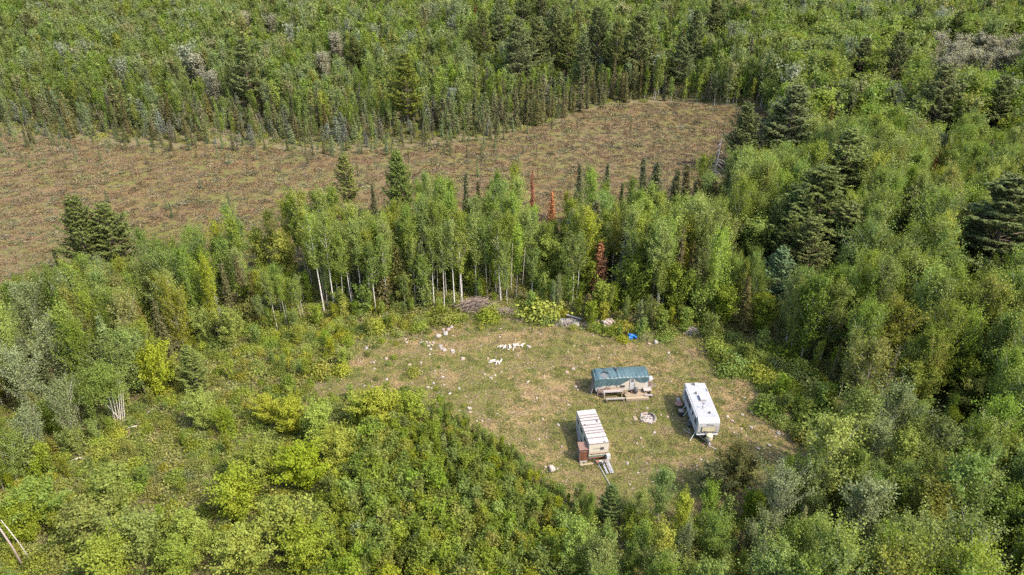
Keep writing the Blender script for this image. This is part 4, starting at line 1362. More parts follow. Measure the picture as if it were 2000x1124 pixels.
for k in range(4):
    part('slat', Bx((-0.36 + k * 0.24, -0.12, 0.60), (0.13, 0.05, 0.50)), M['tan_wood'], t)
part('top_rail', Bx((0, -0.12, 0.87), (0.95, 0.07, 0.05)), M['tan_wood'], t)
part('tray', Bx((0, 0.06, 0.42), (0.95, 0.28, 0.10)), M['tan_wood'], t)
t = thing('barrel', 'dark grey round grill barrel with a lid on the deck', 'grill', gnd(T2(1.70, -1.62), 0.36), 0.3)
part('drum', MB().tube([(0, 0, 0.02), (0, 0, 0.25), (0, 0, 0.5), (0, 0, 0.62)], [0.24, 0.30, 0.30, 0.25], 14), M['dark_steel'], t)
part('lid', MB().tube([(0, 0, 0.63), (0, 0, 0.72), (0, 0, 0.80)], [0.27, 0.22, 0.06], 14), M['dark_steel'], t)
part('handle', MB().tube([(-0.06, 0, 0.80), (-0.06, 0, 0.86), (0.06, 0, 0.86), (0.06, 0, 0.80)], [0.015] * 4, 5), M['black'], t)
tag(link('pot', MB().tube([(0, 0, 0), (0, 0, 0.16), (0, 0, 0.17)], [0.13, 0.17, 0.12], 10).mesh('pot', [M['rust_paint']]), None, gnd(T2(1.28, -1.55), 0.38)), 'small rusty pot on the deck beside the grill barrel', 'pot')
t = thing('picnic_table', 'small grey picnic table with a bench at the far end of the deck', 'table', gnd(T2(3.18, -1.75)), TT[2])
for k in range(4):
    part('plank', Bx((0, 0.0 + k * 0.17, 0.70 + 0.002 * k), (0.95, 0.155, 0.05)), M['grey_wood'], t)
for k in range(2):
    part('plank', Bx((0.02, -0.62 + k * 0.16, 0.42), (1.05, 0.145, 0.05)), M['grey_wood'], t)
for s in (-1, 1):
    part('leg', Bx((s * 0.38, 0.25, 0.34), (0.08, 0.5, 0.66)), M['shed_side'], t)
    part('leg', Bx((s * 0.38, -0.52, 0.20), (0.08, 0.25, 0.40)), M['shed_side'], t)

# ---- fire ring
fx, fy = 16.22, 68.72
t = thing('fire_ring', 'ring of pale stones round an ash fire pit between the trailers', 'fire pit', gnd((fx, fy)))
part('ash_bed', MB().tube([(0, 0, 0.0), (0, 0, 0.05)], [0.72, 0.66], 18), M['ash'], t)
r = np.random.default_rng(12)
for k in range(22):
    a = k * 2 * PI / 22 + r.normal(0, 0.05)
    rad = 0.86 + r.normal(0, 0.05)
    s = r.uniform(0.20, 0.36)
    part('stone', MB().rock((0, 0, 0), (s * 1.25, s, s * 0.75), r), M[['rock_white', 'rock', 'rock_white', 'rock_pink'][k % 4]], t, (rad * math.cos(a), rad * math.sin(a), s * 0.28))
for k in range(9):
    a, q = r.uniform(0, 6.28), r.uniform(0.05, 0.5)
    s = r.uniform(0.16, 0.30)
    part('stone', MB().rock((0, 0, 0), (s * 1.3, s, s * 0.6), r), M[['rock_white', 'ash', 'rock'][k % 3]], t, (q * math.cos(a), q * math.sin(a), 0.10))
for k, (x, y, a) in enumerate(((0.42, 0.55, 2.4), (0.62, 0.35, 2.0), (0.80, -0.1, 1.5))):
    part('charred_log', MB().tube([(-0.33, 0, 0), (0.33, 0, 0.03)], [0.07, 0.06], 7), M['charred' if k < 2 else 'grey_wood'], t, (x, y, 0.26), (0, 0.15, a))
tag(link('board', Bx((0, 0, 0.06), (0.42, 0.78, 0.08)).mesh('board', [M['ply']]), None, gnd((14.72, 68.75)), (0, 0, 0.08)), 'pale tan board lying flat beside the fire ring', 'board', 'loose boards by the trailers')

# ---- logs, stones, heaps
def log(parent, p, L, rad, a, tilt=0.0, name='log', mat='log_white'):
    m = MB()
    m.tube([(-L / 2, 0, 0), (L / 2, 0, 0)], [rad, rad * 0.9], 7, 0, False)
    for s in (-1, 1):
        rr = rad if s < 0 else rad * 0.9
        m.tube([(s * L / 2, 0, 0), (s * (L / 2 + 0.004), 0, 0)], [rr, 0.01], 7, 1, False)
    return part(name, m, [M[mat], M['log_end']], parent, p, (0, tilt, a), True)


r = np.random.default_rng(21)
SLOT = ['at the near end', 'at the far end', 'along the near side', 'along the far side', 'in the middle']
c0 = G(998, 678)
k = 0
US = np.sort(r.uniform(-1, 1, 30))
for i in range(30):
    u = US[i]
    x, y = c0[0] + u * 1.65, c0[1] + 0.25 * math.sin(u * 3) + r.normal(0, 0.22)
    o = tag(link('log', None, None, gnd((x, y), 0.08 + 0.09 * (i % 3)), (0, r.normal(0, 0.12), 1.15 + r.normal(0, 0.35))), f'short split birch log, {WORDS[i]} along the scattered row counted from the boulder side', 'log', 'scattered white birch logs')
    log(o, (0, 0, 0), r.uniform(0.45, 0.95), r.uniform(0.045, 0.085), 0)
c0 = G(968, 708)
HEAP_LOG = ['leftmost slanting white log of the small birch heap', 'white log lying against the slanting one in the small birch heap', 'long white log on top of the small birch heap', 'white log under the long top one in the small birch heap', 'stubby white log pointing towards the trailers from the small birch heap', 'upright angled white log at the far side of the small birch heap', 'shortest white log, raised at the far corner of the small birch heap', 'white log resting on the slanting end of the small birch heap', 'white log rolled to the front of the small birch heap']
for i, (x, y, z, a, L) in enumerate(((-0.55, 0.10, 0.1, 0.5, 0.9), (-0.30, 0.0, 0.1, 0.2, 1.0), (-0.1, -0.08, 0.25, -0.1, 1.1), (0.15, 0.02, 0.1, 0.0, 0.9), (0.35, -0.15, 0.1, -1.2, 0.7), (0.62, 0.0, 0.1, 1.1, 0.8), (0.72, 0.22, 0.2, 1.3, 0.6), (-0.4, 0.18, 0.26, 0.35, 0.8), (0.1, -0.3, 0.08, 1.4, 0.6))):
    o = tag(link('log', None, None, gnd((c0[0] + x, c0[1] + y), z), (0, 0, a)), HEAP_LOG[i], 'log', 'small heap of white birch logs')
    log(o, (0, 0, 0), L, 0.10, 0)


def rocks(pts, label, group, mats, flat=0.6, seed=1):
    r = np.random.default_rng(seed)
    for i, (px, py, s) in enumerate(pts):
        x, y = G(px, py)
        lab = label[i] if isinstance(label, list) else label
        tag(link('rock', MB().rock((0, 0, 0), (s * r.uniform(1.0, 1.5), s, s * flat * r.uniform(0.8, 1.3)), r, n=3 if s > 0.7 else 2).mesh('rock', [M[mats[i % len(mats)]]]), None, gnd((x, y), s * 0.16), (r.normal(0, 0.15), r.normal(0, 0.15), r.uniform(0, 6.28))), lab, 'rock', group)


rocks([(856, 657, 0.8), (870, 652, 0.75), (876, 645, 0.65), (882, 640, 0.55), (866, 645, 0.45)],
      ['greyish boulder, lowest of the pale boulder pile below the green bush', 'large white boulder in the middle of the pale boulder pile', 'tan boulder in the upper part of the pale boulder pile', 'topmost white boulder of the pale boulder pile', 'small tan boulder at the back of the pale boulder pile'], 'pile of pale boulders', ['rock', 'rock_white', 'rock_pink', 'rock_white', 'rock_pink'], 0.75, 3)
rocks([(1126, 637, 0.9), (1078, 918, 0.75), (1281, 670, 0.6), (1268, 672, 0.4), (750, 620, 0.7), (757, 615, 0.6), (762, 624, 0.6), (1180, 638, 0.7), (1160, 639, 0.6), (1206, 637, 0.7)],
      ['big pale boulder in front of the debris heap', 'lone white boulder beside the sapling thicket, below the cream trailer', 'white boulder past the blue tarp bundle at the clearing edge', 'smaller pale boulder beside the white one past the blue tarp bundle', 'pale boulder, lowest of three under the olive front spruce', 'white boulder, highest of three under the olive front spruce', 'pinkish boulder, third of three under the olive front spruce',
       'pale boulder between debris heap and rubble heap', 'white boulder next to the pale one between the heaps', 'white boulder at the end of the rubble heap'], 'boulders at the clearing edge', ['rock_white', 'rock', 'rock_white', 'rock_pink'], 0.75, 4)
pts = []
r = np.random.default_rng(33)
for k in range(16):
    u = r.uniform(0, 1)
    u = (k + r.uniform(0.2, 0.8)) / 16
    pts.append((856 + 32 * u + r.normal(0, 3), 676 + 13 * u + r.normal(0, 2.4), r.uniform(0.2, 0.42)))
rocks(pts, [f'white stone, {WORDS[k]} along the short stone row below the pale boulders' for k in range(16)], 'short row of white stones', ['rock_white', 'rock_white', 'rock'], 0.7, 5)
pts = [(820 + (k + r.uniform(0.1, 0.9)) * 28 / 12, 668 + r.uniform(0, 9), r.uniform(0.18, 0.38)) for k in range(12)]
rocks(pts, [f'pale stone, {WORDS[k]} across the loose cluster from the brushy field' for k in range(12)], 'loose cluster of pale stones', ['rock_white', 'rock', 'rock_pink'], 0.7, 6)
# stones strewn over the turf
X0 = []
while len(X0) < 230:
    px, py = r.uniform(660, 1560), r.uniform(640, 960)
    x, y = G(px, py)
    if inside(CLEAR, np.array([x]), np.array([y]))[0] and r.uniform() < (0.9 if px < 900 or px > 1390 else 0.45):
        if any(abs(px - a) < b and abs(py - c) < d for a, b, c, d in ((1210, 75, 750, 40), (1158, 50, 855, 60), (1370, 45, 810, 75))):
            continue
        X0.append((px, py, float(np.clip(r.lognormal(-1.45, 0.40), 0.13, 0.55))))
TURF_STONES = X0


def heap(name, label, cat, px, py, rx, ry, h, n, L, seed, mats=('brush',), lean=0.35):
    """heap of cut branches: each thick stick a part, the thin twigs one joined part"""
    r = np.random.default_rng(seed)
    x, y = G(px, py)
    t = thing(name, label, cat, gnd((x, y)))
    for k in range(n):
        a = r.normal(0.25, 0.5) if r.uniform() < 0.7 else r.uniform(0, PI)
        u, w = r.normal(0, 0.42, 2)
        zz = h * max(0.06, (1 - 0.6 * (u * u + w * w))) * r.uniform(0.25, 1.0)
        LL = L * r.uniform(0.5, 1.2)
        m = MB().tube([(-LL / 2, 0, 0), (0, r.normal(0, 0.08), r.normal(0, 0.06)), (LL / 2, r.normal(0, 0.12), r.normal(0, 0.1))], [0.05, 0.04, 0.02], 5)
        part('branch', m, M[mats[k % len(mats)]], t, (u * rx, w * ry, zz), (0, r.normal(0, lean * 0.5), a))
    tw = MB()
    for k in range(n * 9):
        a = r.normal(0.2, 0.8)
        u, w = r.normal(0, 0.5, 2)
        zz = h * max(0.05, (1 - 0.6 * (u * u + w * w))) * r.uniform(0.1, 1.0)
        LL = L * r.uniform(0.25, 0.8)
        d = np.array([math.cos(a), math.sin(a), r.normal(0, 0.25)]) * LL / 2
        c = np.array([u * rx, w * ry, zz])
        tw.tube([c - d, c + d], [0.018, 0.008], 3, 0, False)
    o = part('twigs', tw, M[mats[0]], t)
    o['kind'] = 'stuff'
    return t


heap('brush_heap', 'big heap of cut brown branches at the back edge of the clearing', 'brush heap', 930, 606, 2.9, 1.1, 2.0, 80, 3.0, 41)
heap('brush_heap', 'low dark brown twig heap next past the big brush heap', 'brush heap', 990, 614, 2.2, 1.1, 1.0, 46, 1.8, 42)
heap('debris_heap', 'heap of grey broken boards and branches behind a pale boulder', 'debris heap', 1112, 633, 1.9, 0.9, 0.7, 46, 1.3, 43, ('grey_wood', 'brush', 'frame_white'))
heap('debris_heap', 'small brown heap of sticks just past the pale boulder', 'debris heap', 1146, 636, 0.9, 0.6, 0.7, 22, 0.9, 44)
heap('debris_heap', 'dark heap of wood scraps under the yellow back maples', 'debris heap', 1352, 650, 1.8, 0.8, 0.6, 30, 1.1, 46, ('grey_wood', 'brush'))
t = thing('rubble_heap', 'pinkish heap of stones and dirt among the trees behind the clearing', 'rubble heap', gnd(G(1190, 634)))
r = np.random.default_rng(45)
for k in range(40):
    u, w = r.normal(0, 0.45, 2)
    s = r.uniform(0.22, 0.5)
    part('stone', MB().rock((0, 0, 0), (s * 1.2, s, s * 0.8), r), M[['rock_pink', 'rock', 'ash'][k % 3]], t, (u * 1.5, w * 0.9, 0.15 + 0.7 * max(0, 1 - u * u - w * w) * r.uniform(0.5, 1)))
p0, p1 = np.array([*G(1106, 624), 0.7]), np.array([*G(1136, 632), 0.8])
d = p1 - p0
L = float(np.linalg.norm(d))
tag(link('log', MB().tube([(-L / 2, 0, 0), (L / 2, 0, 0)], [0.13, 0.10], 7).mesh('log', [M['grey_wood']]), None, tuple((p0 + p1) / 2), (0, 0, math.atan2(d[1], d[0]))), 'long grey log lying over the back of the debris heap', 'log')
# blue tarp bundle
x, y = G(1232, 660)
t = thing('tarp_bundle', 'crumpled bright blue tarp bundle at the foot of the back maples', 'tarp', gnd((x, y)))
part('bundle', MB().rock((0, 0, 0.35), (0.95, 0.7, 0.75), np.random.default_rng(8), 0, 0.4, 6), M['blue_tarp'], t)
part('bundle', MB().rock((0.62, 0.15, 0.30), (0.85, 0.6, 0.55), np.random.default_rng(18), 0, 0.4, 6), M['blue_tarp'], t)


def ground_log(px0, py0, px1, py1, z0, z1, r0, r1, mat, label, name='log', cat='log'):
    a, b = np.array([*G(px0, py0, z0), z0]), np.array([*G(px1, py1, z1), z1])
    c = a.copy()
    c[2] = 0
    m = MB().tube([a - c, (a + b) / 2 - c + [0.05, 0.05, 0.04], b - c], [r0, (r0 + r1) / 2, r1], 7)
    tag(link(name, m.mesh('log', [M[mat]], True), None, tuple(c)), label, cat)


ground_log(140, 900, 168, 893, 0.25, 0.25, 0.13, 0.10, 'birch_bark', 'thick white fallen log in the brushy field below the silvery poplars')
ground_log(166, 894, 190, 894, 0.2, 0.2, 0.07, 0.06, 'birch_bark', 'thin white fallen log in line past the thick white fallen log')
ground_log(246, 838, 268, 832, 0.2, 0.25, 0.10, 0.06, 'birch_bark', 'pale fallen log at the foot of the white birch clump')
ground_log(282, 812, 302, 796, 0.2, 0.3, 0.10, 0.06, 'dead', 'pinkish fallen log beyond the white birch clump')
ground_log(48, 1112, -2, 1030, 0.0, 5.0, 0.11, 0.07, 'dead', 'brown leaning dead trunk, thicker of two in the corner', 'fallen_tree', 'dead tree')
ground_log(66, 1104, 2, 1016, 0.0, 5.5, 0.055, 0.035, 'aspen_bark', 'thin pale birch trunk leaning across the corner beside the brown dead trunk', 'fallen_tree', 'dead tree')
ground_log(1406, 158, 1428, 160, 0.3, 0.3, 0.25, 0.2, 'rug', 'reddish log on the ground between far white trunks')
ground_log(1402, 172, 1422, 174, 0.3, 0.3, 0.25, 0.2, 'log_white', 'tan log on the ground just before the reddish far log')
# bare grey snag
sx, sy = G(1384, 402)
t = thing('dead_tree', 'bare grey snag with thin drooping limbs at the near rim of the bog', 'dead tree', gnd((sx, sy)))
part('trunk', MB().tube([(0, 0, 0), (0.1, 0, 4), (0.35, 0.1, 9), (0.75, 0.2, 13.5)], [0.34, 0.27, 0.20, 0.08], 6), M['snag'], t)
r = np.random.default_rng(51)
br = MB()
for k in range(46):
    z = r.uniform(3.5, 12.8)
    a = r.uniform(0, 6.28)
    Lb = (2.6 - 0.16 * z) * r.uniform(0.5, 1.2) + 0.3
    x0 = 0.75 * (z / 13.5) ** 1.5
    e = np.array([math.cos(a), math.sin(a), 0])
    br.tube([np.array([x0, 0.1, z]), np.array([x0, 0.1, z + 0.1]) + e * Lb * 0.5, np.array([x0, 0.1, z - 0.25 * Lb]) + e * Lb], [0.10, 0.07, 0.03], 4, 0, False)
br_o = part('limbs', br, M['snag'], t)
br_o['kind'] = 'stuff'
# white birch clump: fan of white stems under the olive poplar crown
bx, by = G(236, 832)
t = thing('birch_tree', 'white birch clump, a fan of bare white stems under an olive crown', 'tree', gnd((bx, by)))
for k, (px, py) in enumerate(((196, 742), (206, 735), (216, 732), (226, 724), (233, 728), (188, 768), (240, 758))):
    tx, ty = G(px, py, 6.5 if k < 5 else 4.5)
    hh = 6.5 if k < 5 else 4.5
    part('trunk', MB().tube([(0.17 * k - 0.5, 0.16 * (k % 3), -0.1), ((tx - bx) * 0.5 + 0.04 * k, (ty - by) * 0.5, hh * 0.52), (tx - bx, ty - by, hh)], [0.06, 0.045, 0.02], 6), M['aspen_bark'], t)
cr = MB()
rr = np.random.default_rng(52)
cs = np.stack([rr.normal(-0.2, 1.15, 190), rr.normal(-0.5, 1.0, 190), rr.uniform(4.7, 8.8, 190)], 1)
leaf_cloud(cr, cs, (-0.3, 0.9), rr, 36, 0.30, 0.125)
o = part('crown', cr, M['aspen'], t)
# white aspen stems that stand in front of the mid wood
for k, (px, py, h, wd) in enumerate(((903, 596, 6.5, 0.12), (888, 600, 7.5, 0.11), (978, 588, 6.8, 0.17), (848, 598, 6.6, 0.10), (812, 596, 6.0, 0.11), (758, 604, 6.5, 0.09), (634, 612, 8.5, 0.13), (655, 610, 8.5, 0.12), (690, 606, 7, 0.10), (1118, 590, 5.5, 0.10), (1126, 588, 5.8, 0.09), (1111, 588, 5.2, 0.09), (1040, 592, 4.6, 0.09), (1286, 625, 5.0, 0.07), (735, 612, 6.0, 0.09), (868, 600, 7, 0.08))):
    x, y = G(px, py)
    H = h * 1.9
    T, Cn = broadleaf(300 + k, H, 0.46, 1.25, peak=0.5, nb=34, per=26, size=0.13, rise=1.3, tr=wd * 0.95, clus=0.30, gaps=0.1)
    lab = ['white stemmed aspen at the edge of the big brush heap', 'thin white stemmed aspen just before the one by the big brush heap', 'thick white stemmed aspen standing alone behind the twig heap', 'white stemmed aspen above the big green boulder bush', 'slightly leaning white stemmed aspen behind the brushy field', 'thin white stemmed aspen beside the olive front spruce', 'leaning white stemmed aspen, first at the corner of the mid wood', 'leaning white stemmed aspen, second at the corner of the mid wood',
           'slim white stemmed aspen past the two leaning ones', 'white stem in the fan under the two tone maple, first', 'white stem in the fan under the two tone maple, middle', 'white stem in the fan under the two tone maple, last', 'thin stemmed aspen under the paler two tone maple', 'thin white aspen stem in the rounded maple by the tarp', 'slim aspen between olive front spruce and the slim white stem', 'very thin aspen stem just left of the big brush heap'][k]
    o = tag(link('aspen_tree', None, None, gnd((x, y), -0.05), (rng.normal(0, 0.03), rng.normal(0, 0.03), 0)), lab, 'tree', 'aspens of the woods')
    part('trunk', T, M['birch_bark'], o, smooth=True)
    part('crown', Cn, M['aspen'], o)
# ------------------------------------------------------------------ single plants that stand out, each at its own place
LM = []             # (short reference, x, y): what other labels refer to
SPOTS = []          # (x, y, radius) taken by single plants
SEEN = []           # (x, y, half width, height from which it shows): single plants that stand clear of those before them
TREES = []          # every plant still to be made: dicts


def ref(name, x, y):
    LM.append((name, x, y))


TONES = [('deep green', (0.80, 0.84, 0.74)), ('fresh green', (0.96, 1.03, 0.9)), ('light green', (1.15, 1.14, 1.05)), ('olive green', (1.04, 0.90, 0.85)), ('yellow green', (1.28, 1.14, 0.75)), ('greyish green', (1.02, 0.99, 1.5))]
TONE = dict(TONES)


def make_plant(kind, x, y, h, label, cat, group, w=1.0, color=(1, 1, 1), far=False, rot=None, variant=None, split=True):
    P = PROTO[kind]
    k = int(rng.integers(len(P))) if variant is None else variant % len(P)
    H, tm, cm, fm = P[k][:4]
    s = h / H
    rz = rng.uniform(0, 6.28) if rot is None else rot
    z = float(gz(x, y)) - 0.05
    tl = (rng.normal(0, 0.025), rng.normal(0, 0.025), rz)
    if far or not split:
        o = link(kind, fm, None, (x, y, z), tl)
        o.scale = (s * w, s * w, s)
        o.color = (*color, 1)
        return tag(o, label, cat, group)
    o = link(kind, None, None, (x, y, z), tl)
    o.scale = (s * w, s * w, s)
    tag(o, label, cat, group)
    link('trunk', tm, o)
    c = link('crown', cm, o)
    c.color = (*color, 1)
    return o


def spot(kind, px, py, h, label, short=None, w=1.0, tone=None, color=None, clear=None, variant=None, cat='tree', group=None, base=False):
    """a plant whose top (or base) is seen at PX, PY of the 2000 pixel wide picture"""
    x, y = G(px, py, 0.0 if base else h)
    make_plant(kind, x, y, h, label, cat, group, w, color or (TONE[tone] if tone else (1, 1, 1)), False, None, variant)
    SPOTS.append((x, y, clear if clear is not None else h * 0.17 * w))
    f = {'pine_tree': 0.22, 'dead_spruce': 0.2, 'spruce_tree': 0.38, 'maple_tree': 0.22, 'poplar_tree': 0.3, 'birch_tree': 0.35, 'pale_aspen': 0.3, 'shrub': 0.3}[kind]
    hw = {'pine_tree': 0.16, 'dead_spruce': 0.22, 'spruce_tree': 0.10, 'maple_tree': 0.25, 'poplar_tree': 0.2, 'birch_tree': 0.18, 'pale_aspen': 0.14, 'shrub': 0.5}[kind]
    SEEN.append((x, y, h * hw * w, f * h))
    if short:
        ref(short, x, y)


P_ = 'pine_tree'
PG = 'white pines that rise above the woods'
# pines beyond the bog, from the left
spot(P_, 468, 76, 20, 'big lone dark pine above the far woods beyond the wide end of the bog', 'the big lone dark pine', 1.16, variant=0, group=PG)
spot(P_, 690, 72, 14, 'smaller dark pine beside a pale leafless clump in the far woods', 'the small dark far pine', 1.16, variant=3, group=PG)
spot(P_, 787, 104, 19, 'tall ragged yellowish pine at the far rim of the bog, standing apart', 'the ragged yellowish pine', 1.13, color=(1.25, 1.15, 0.75), variant=0, group=PG)
spot(P_, 945, 18, 21, 'tall thin pine at one end of the far pine row, its stem showing below', 'the thin end pine', 0.88, variant=4, group=PG)
spot(P_, 972, -6, 22, 'tall pine reaching the top edge, behind the thin end pine', None, 1.04, variant=1, group=PG)
spot(P_, 1016, 38, 21, 'broad dark pine, second in the far pine row', 'the broad row pine', 1.28, variant=2, group=PG)
spot(P_, 1048, 32, 20, 'grey green pine leaning on the broad row pine in the far row', None, 1.10, variant=0, group=PG)
spot(P_, 1088, 12, 22, 'very tall pine in the middle of the far row, tip near the top edge', 'the tall middle row pine', 1.04, variant=3, group=PG)
spot(P_, 1112, 34, 20, 'pine close behind the tall middle row pine, slightly lower', None, 1.04, variant=0, group=PG)
spot(P_, 1142, 72, 17, 'shorter pine above the dark spruce row at the rim of the bog', None, 1.04, variant=1, group=PG)
spot(P_, 1173, 18, 22, 'massive pine whose plumes sweep to one side, above the spruce row', 'the massive row pine', 1.16, variant=5, group=PG)
spot(P_, 1210, 42, 20, 'yellowish pine next to the massive row pine, crown ragged', None, 0.98, color=(1.15, 1.08, 0.85), variant=4, group=PG)
spot(P_, 1256, 26, 22, 'broad full pine standing free at the end of the far row', 'the broad free far pine', 1.28, variant=2, group=PG)
spot(P_, 1334, 72, 17, 'grey green pine above white aspen trunks at the far rim of the bog', 'the grey pine over white trunks', 1.16, variant=0, group=PG)
spot(P_, 1364, 24, 21, 'dark pine behind the grey pine over white trunks', None, 1.10, variant=3, group=PG)
spot(P_, 1405, -8, 20, 'pine whose tip touches the top edge beyond the white trunks', None, 1.10, variant=0, group=PG)
spot(P_, 1020, -22, 20, 'pine cut by the top edge behind the broad row pine', None, 1.10, variant=0, group=PG)
spot(P_, 1058, -30, 21, 'pine cut by the top edge behind the middle of the far row', None, 1.10, variant=1, group=PG)
# right of the bog
spot(P_, 1466, 206, 15, 'pointed bushy pine standing at the narrow end of the bog', 'the pointed pine by the bog', 1.38, variant=3, group=PG)
spot(P_, 1556, 168, 19, 'big wide pine behind the narrow end of the bog', 'the big wide pine', 1.54, variant=2, group=PG)
spot(P_, 1526, 200, 15, 'yellowish pine half hidden by the big wide pine', None, 0.98, color=(1.2, 1.1, 0.8), variant=4, group=PG)
spot(P_, 1693, 74, 18, 'pine with drooping plumes in the far woods, above dark spruces', 'the drooping far pine', 1.16, variant=0, group=PG)
spot(P_, 1768, 68, 20, 'slanting dark pine in the far woods beside the drooping far pine', 'the slanting dark pine', 1.16, variant=5, group=PG)
spot(P_, 1862, 132, 20, 'tall layered pine below the pale leafless aspens', 'the layered pine', 1.47, variant=5, group=PG)
spot(P_, 1972, 150, 18, 'dark pine below the pale aspens, nearest the edge', None, 1.34, variant=2, group=PG)
spot(P_, 1880, 20, 19, 'faint dark pine near the top edge above the pale aspens', None, 1.10, variant=0, group=PG)
spot(P_, 1800, 10, 18, 'dark pine near the top edge, above the slanting dark pine', None, 1.10, variant=1, group=PG)
spot(P_, 1668, 258, 17, 'broad grey green pine rounded at the top, amid olive birches', 'the rounded grey pine', 1.68, color=(1.25, 1.2, 1.2), variant=5, group=PG)
spot(P_, 1618, 330, 17, 'huge dark pine with wide tiers over the wood beside the white trailer', 'the huge dark pine', 1.90, variant=2, group=PG)
spot(P_, 1575, 372, 14, 'dark pine leaning against the huge dark pine', None, 1.59, variant=3, group=PG)
spot(P_, 1660, 395, 13, 'greyish pine in front of the huge dark pine, lower', None, 1.66, variant=0, group=PG)
spot(P_, 1600, 430, 12, 'dark pine filling the foot of the huge dark pine', None, 1.3, variant=2, group=PG)
spot(P_, 1545, 425, 11, 'dark pine on the clearing side of the huge dark pine', None, 1.2, variant=5, group=PG)
spot(P_, 1526, 486, 10.5, 'blue green young pine above the yellow maples behind the clearing', 'the blue green young pine', 1.34, color=(0.95, 1.1, 1.25), variant=3, group=PG)
spot(P_, 1992, 350, 19, 'very dark heavy pine cut by the edge of the picture', 'the heavy edge pine', 1.90, color=(0.85, 0.88, 0.85), variant=2, group=PG)
spot(P_, 1782, 366, 13, 'dark narrow pine among olive birches', 'the dark narrow pine', 0.98, variant=1, group=PG)
# near rim of the bog
spot(P_, 138, 388, 15, 'dense dark pine, one of a pair at the near rim of the bog', 'the paired pines', 1.25, variant=3, group=PG)
spot(P_, 196, 400, 13.5, 'dense broad pine, the yellower one of the pair by the bog', None, 1.45, color=(0.95, 0.98, 0.85), variant=5, group=PG)
spot(P_, 673, 302, 13, 'bright yellow green pine with an open crown by the bog', 'the yellow green pine', 1.15, color=(1.5, 1.4, 0.9), variant=4, group=PG)
spot(P_, 777, 296, 14, 'bushy green pine with upswept arms standing against the bog', 'the upswept pine', 1.10, color=(0.95, 1.05, 0.85), variant=3, group=PG)
spot(P_, 1196, 950, 5.0, 'small young pine at the open edge of the clearing below the white pole', 'the small young pine', 1.25, color=(0.8, 0.95, 0.7), variant=3)
spot(P_, 366, 676, 7.0, 'short grey green pine beside a bright yellow maple', 'the short grey pine', 1.4, color=(1.2, 1.2, 1.2), variant=3)
# keep the heaps, stones and white stems behind the clearing in view
for px, py, rad, z0 in ((930, 606, 2.8, 0.2), (990, 614, 2.0, 0.1), (1112, 633, 2.0, 0.1), (1146, 636, 1.0, 0.1), (1190, 634, 1.5, 0.1), (1352, 650, 1.6, 0.1), (1232, 660, 1.0, 0.1), (755, 619, 0.8, 0.1), (866, 650, 1.4, 0.1), (155, 897, 1.2, 0.1), (256, 836, 0.8, 0.1), (292, 804, 0.8, 0.1), (236, 832, 1.0, 0.8), (40, 1062, 1.6, 1.0), (1384, 402, 1.5, 4.0)):
    x_, y_ = G(px, py)
    SPOTS.append((x_, y_, rad))
    SEEN.append((x_, y_, rad, z0))
for px, py in ((903, 596), (888, 600), (978, 588), (848, 598), (812, 596), (758, 604), (634, 612), (655, 610), (690, 606), (1118, 590), (1040, 592), (735, 612)):
    x_, y_ = G(px, py)
    SPOTS.append((x_, y_, 0.9))
    SEEN.append((x_, y_, 0.5, 1.3))
# rust red dead spruces
D_ = 'dead_spruce'
spot(D_, 1172, 472, 9.0, 'rust red dead spruce behind the rubble heap, red to its middle', 'the rust red dead spruce', 1.75, clear=2.2)
spot(D_, 1079, 372, 8.0, 'orange red dead spruce standing over the middle of the wood', 'the orange red dead spruce', 1.4, color=(1.25, 1.15, 1.0))
spot(D_, 1040, 332, 9.5, 'thin dark red dead spruce at the near rim of the bog', 'the thin dark red spruce', 0.8, color=(0.75, 0.6, 0.7))
spot(D_, 1844, 284, 8, 'dull red dead spruce, taller of two among olive birches', 'the two dull red spruces', 1.0, color=(0.65, 0.55, 0.7))
spot(D_, 1834, 292, 7.5, 'dull red dead spruce, shorter of two among olive birches', None, 1.0, color=(0.65, 0.55, 0.7))
spot(D_, 928, 8, 10, 'reddish dead spruce far off near the top edge', 'the far reddish spruce', 0.8, color=(0.9, 0.8, 0.9))
spot(D_, 742, 54, 10, 'dark red dead spruce in the far woods beside the small dark far pine', None, 0.6, color=(0.7, 0.5, 0.8))
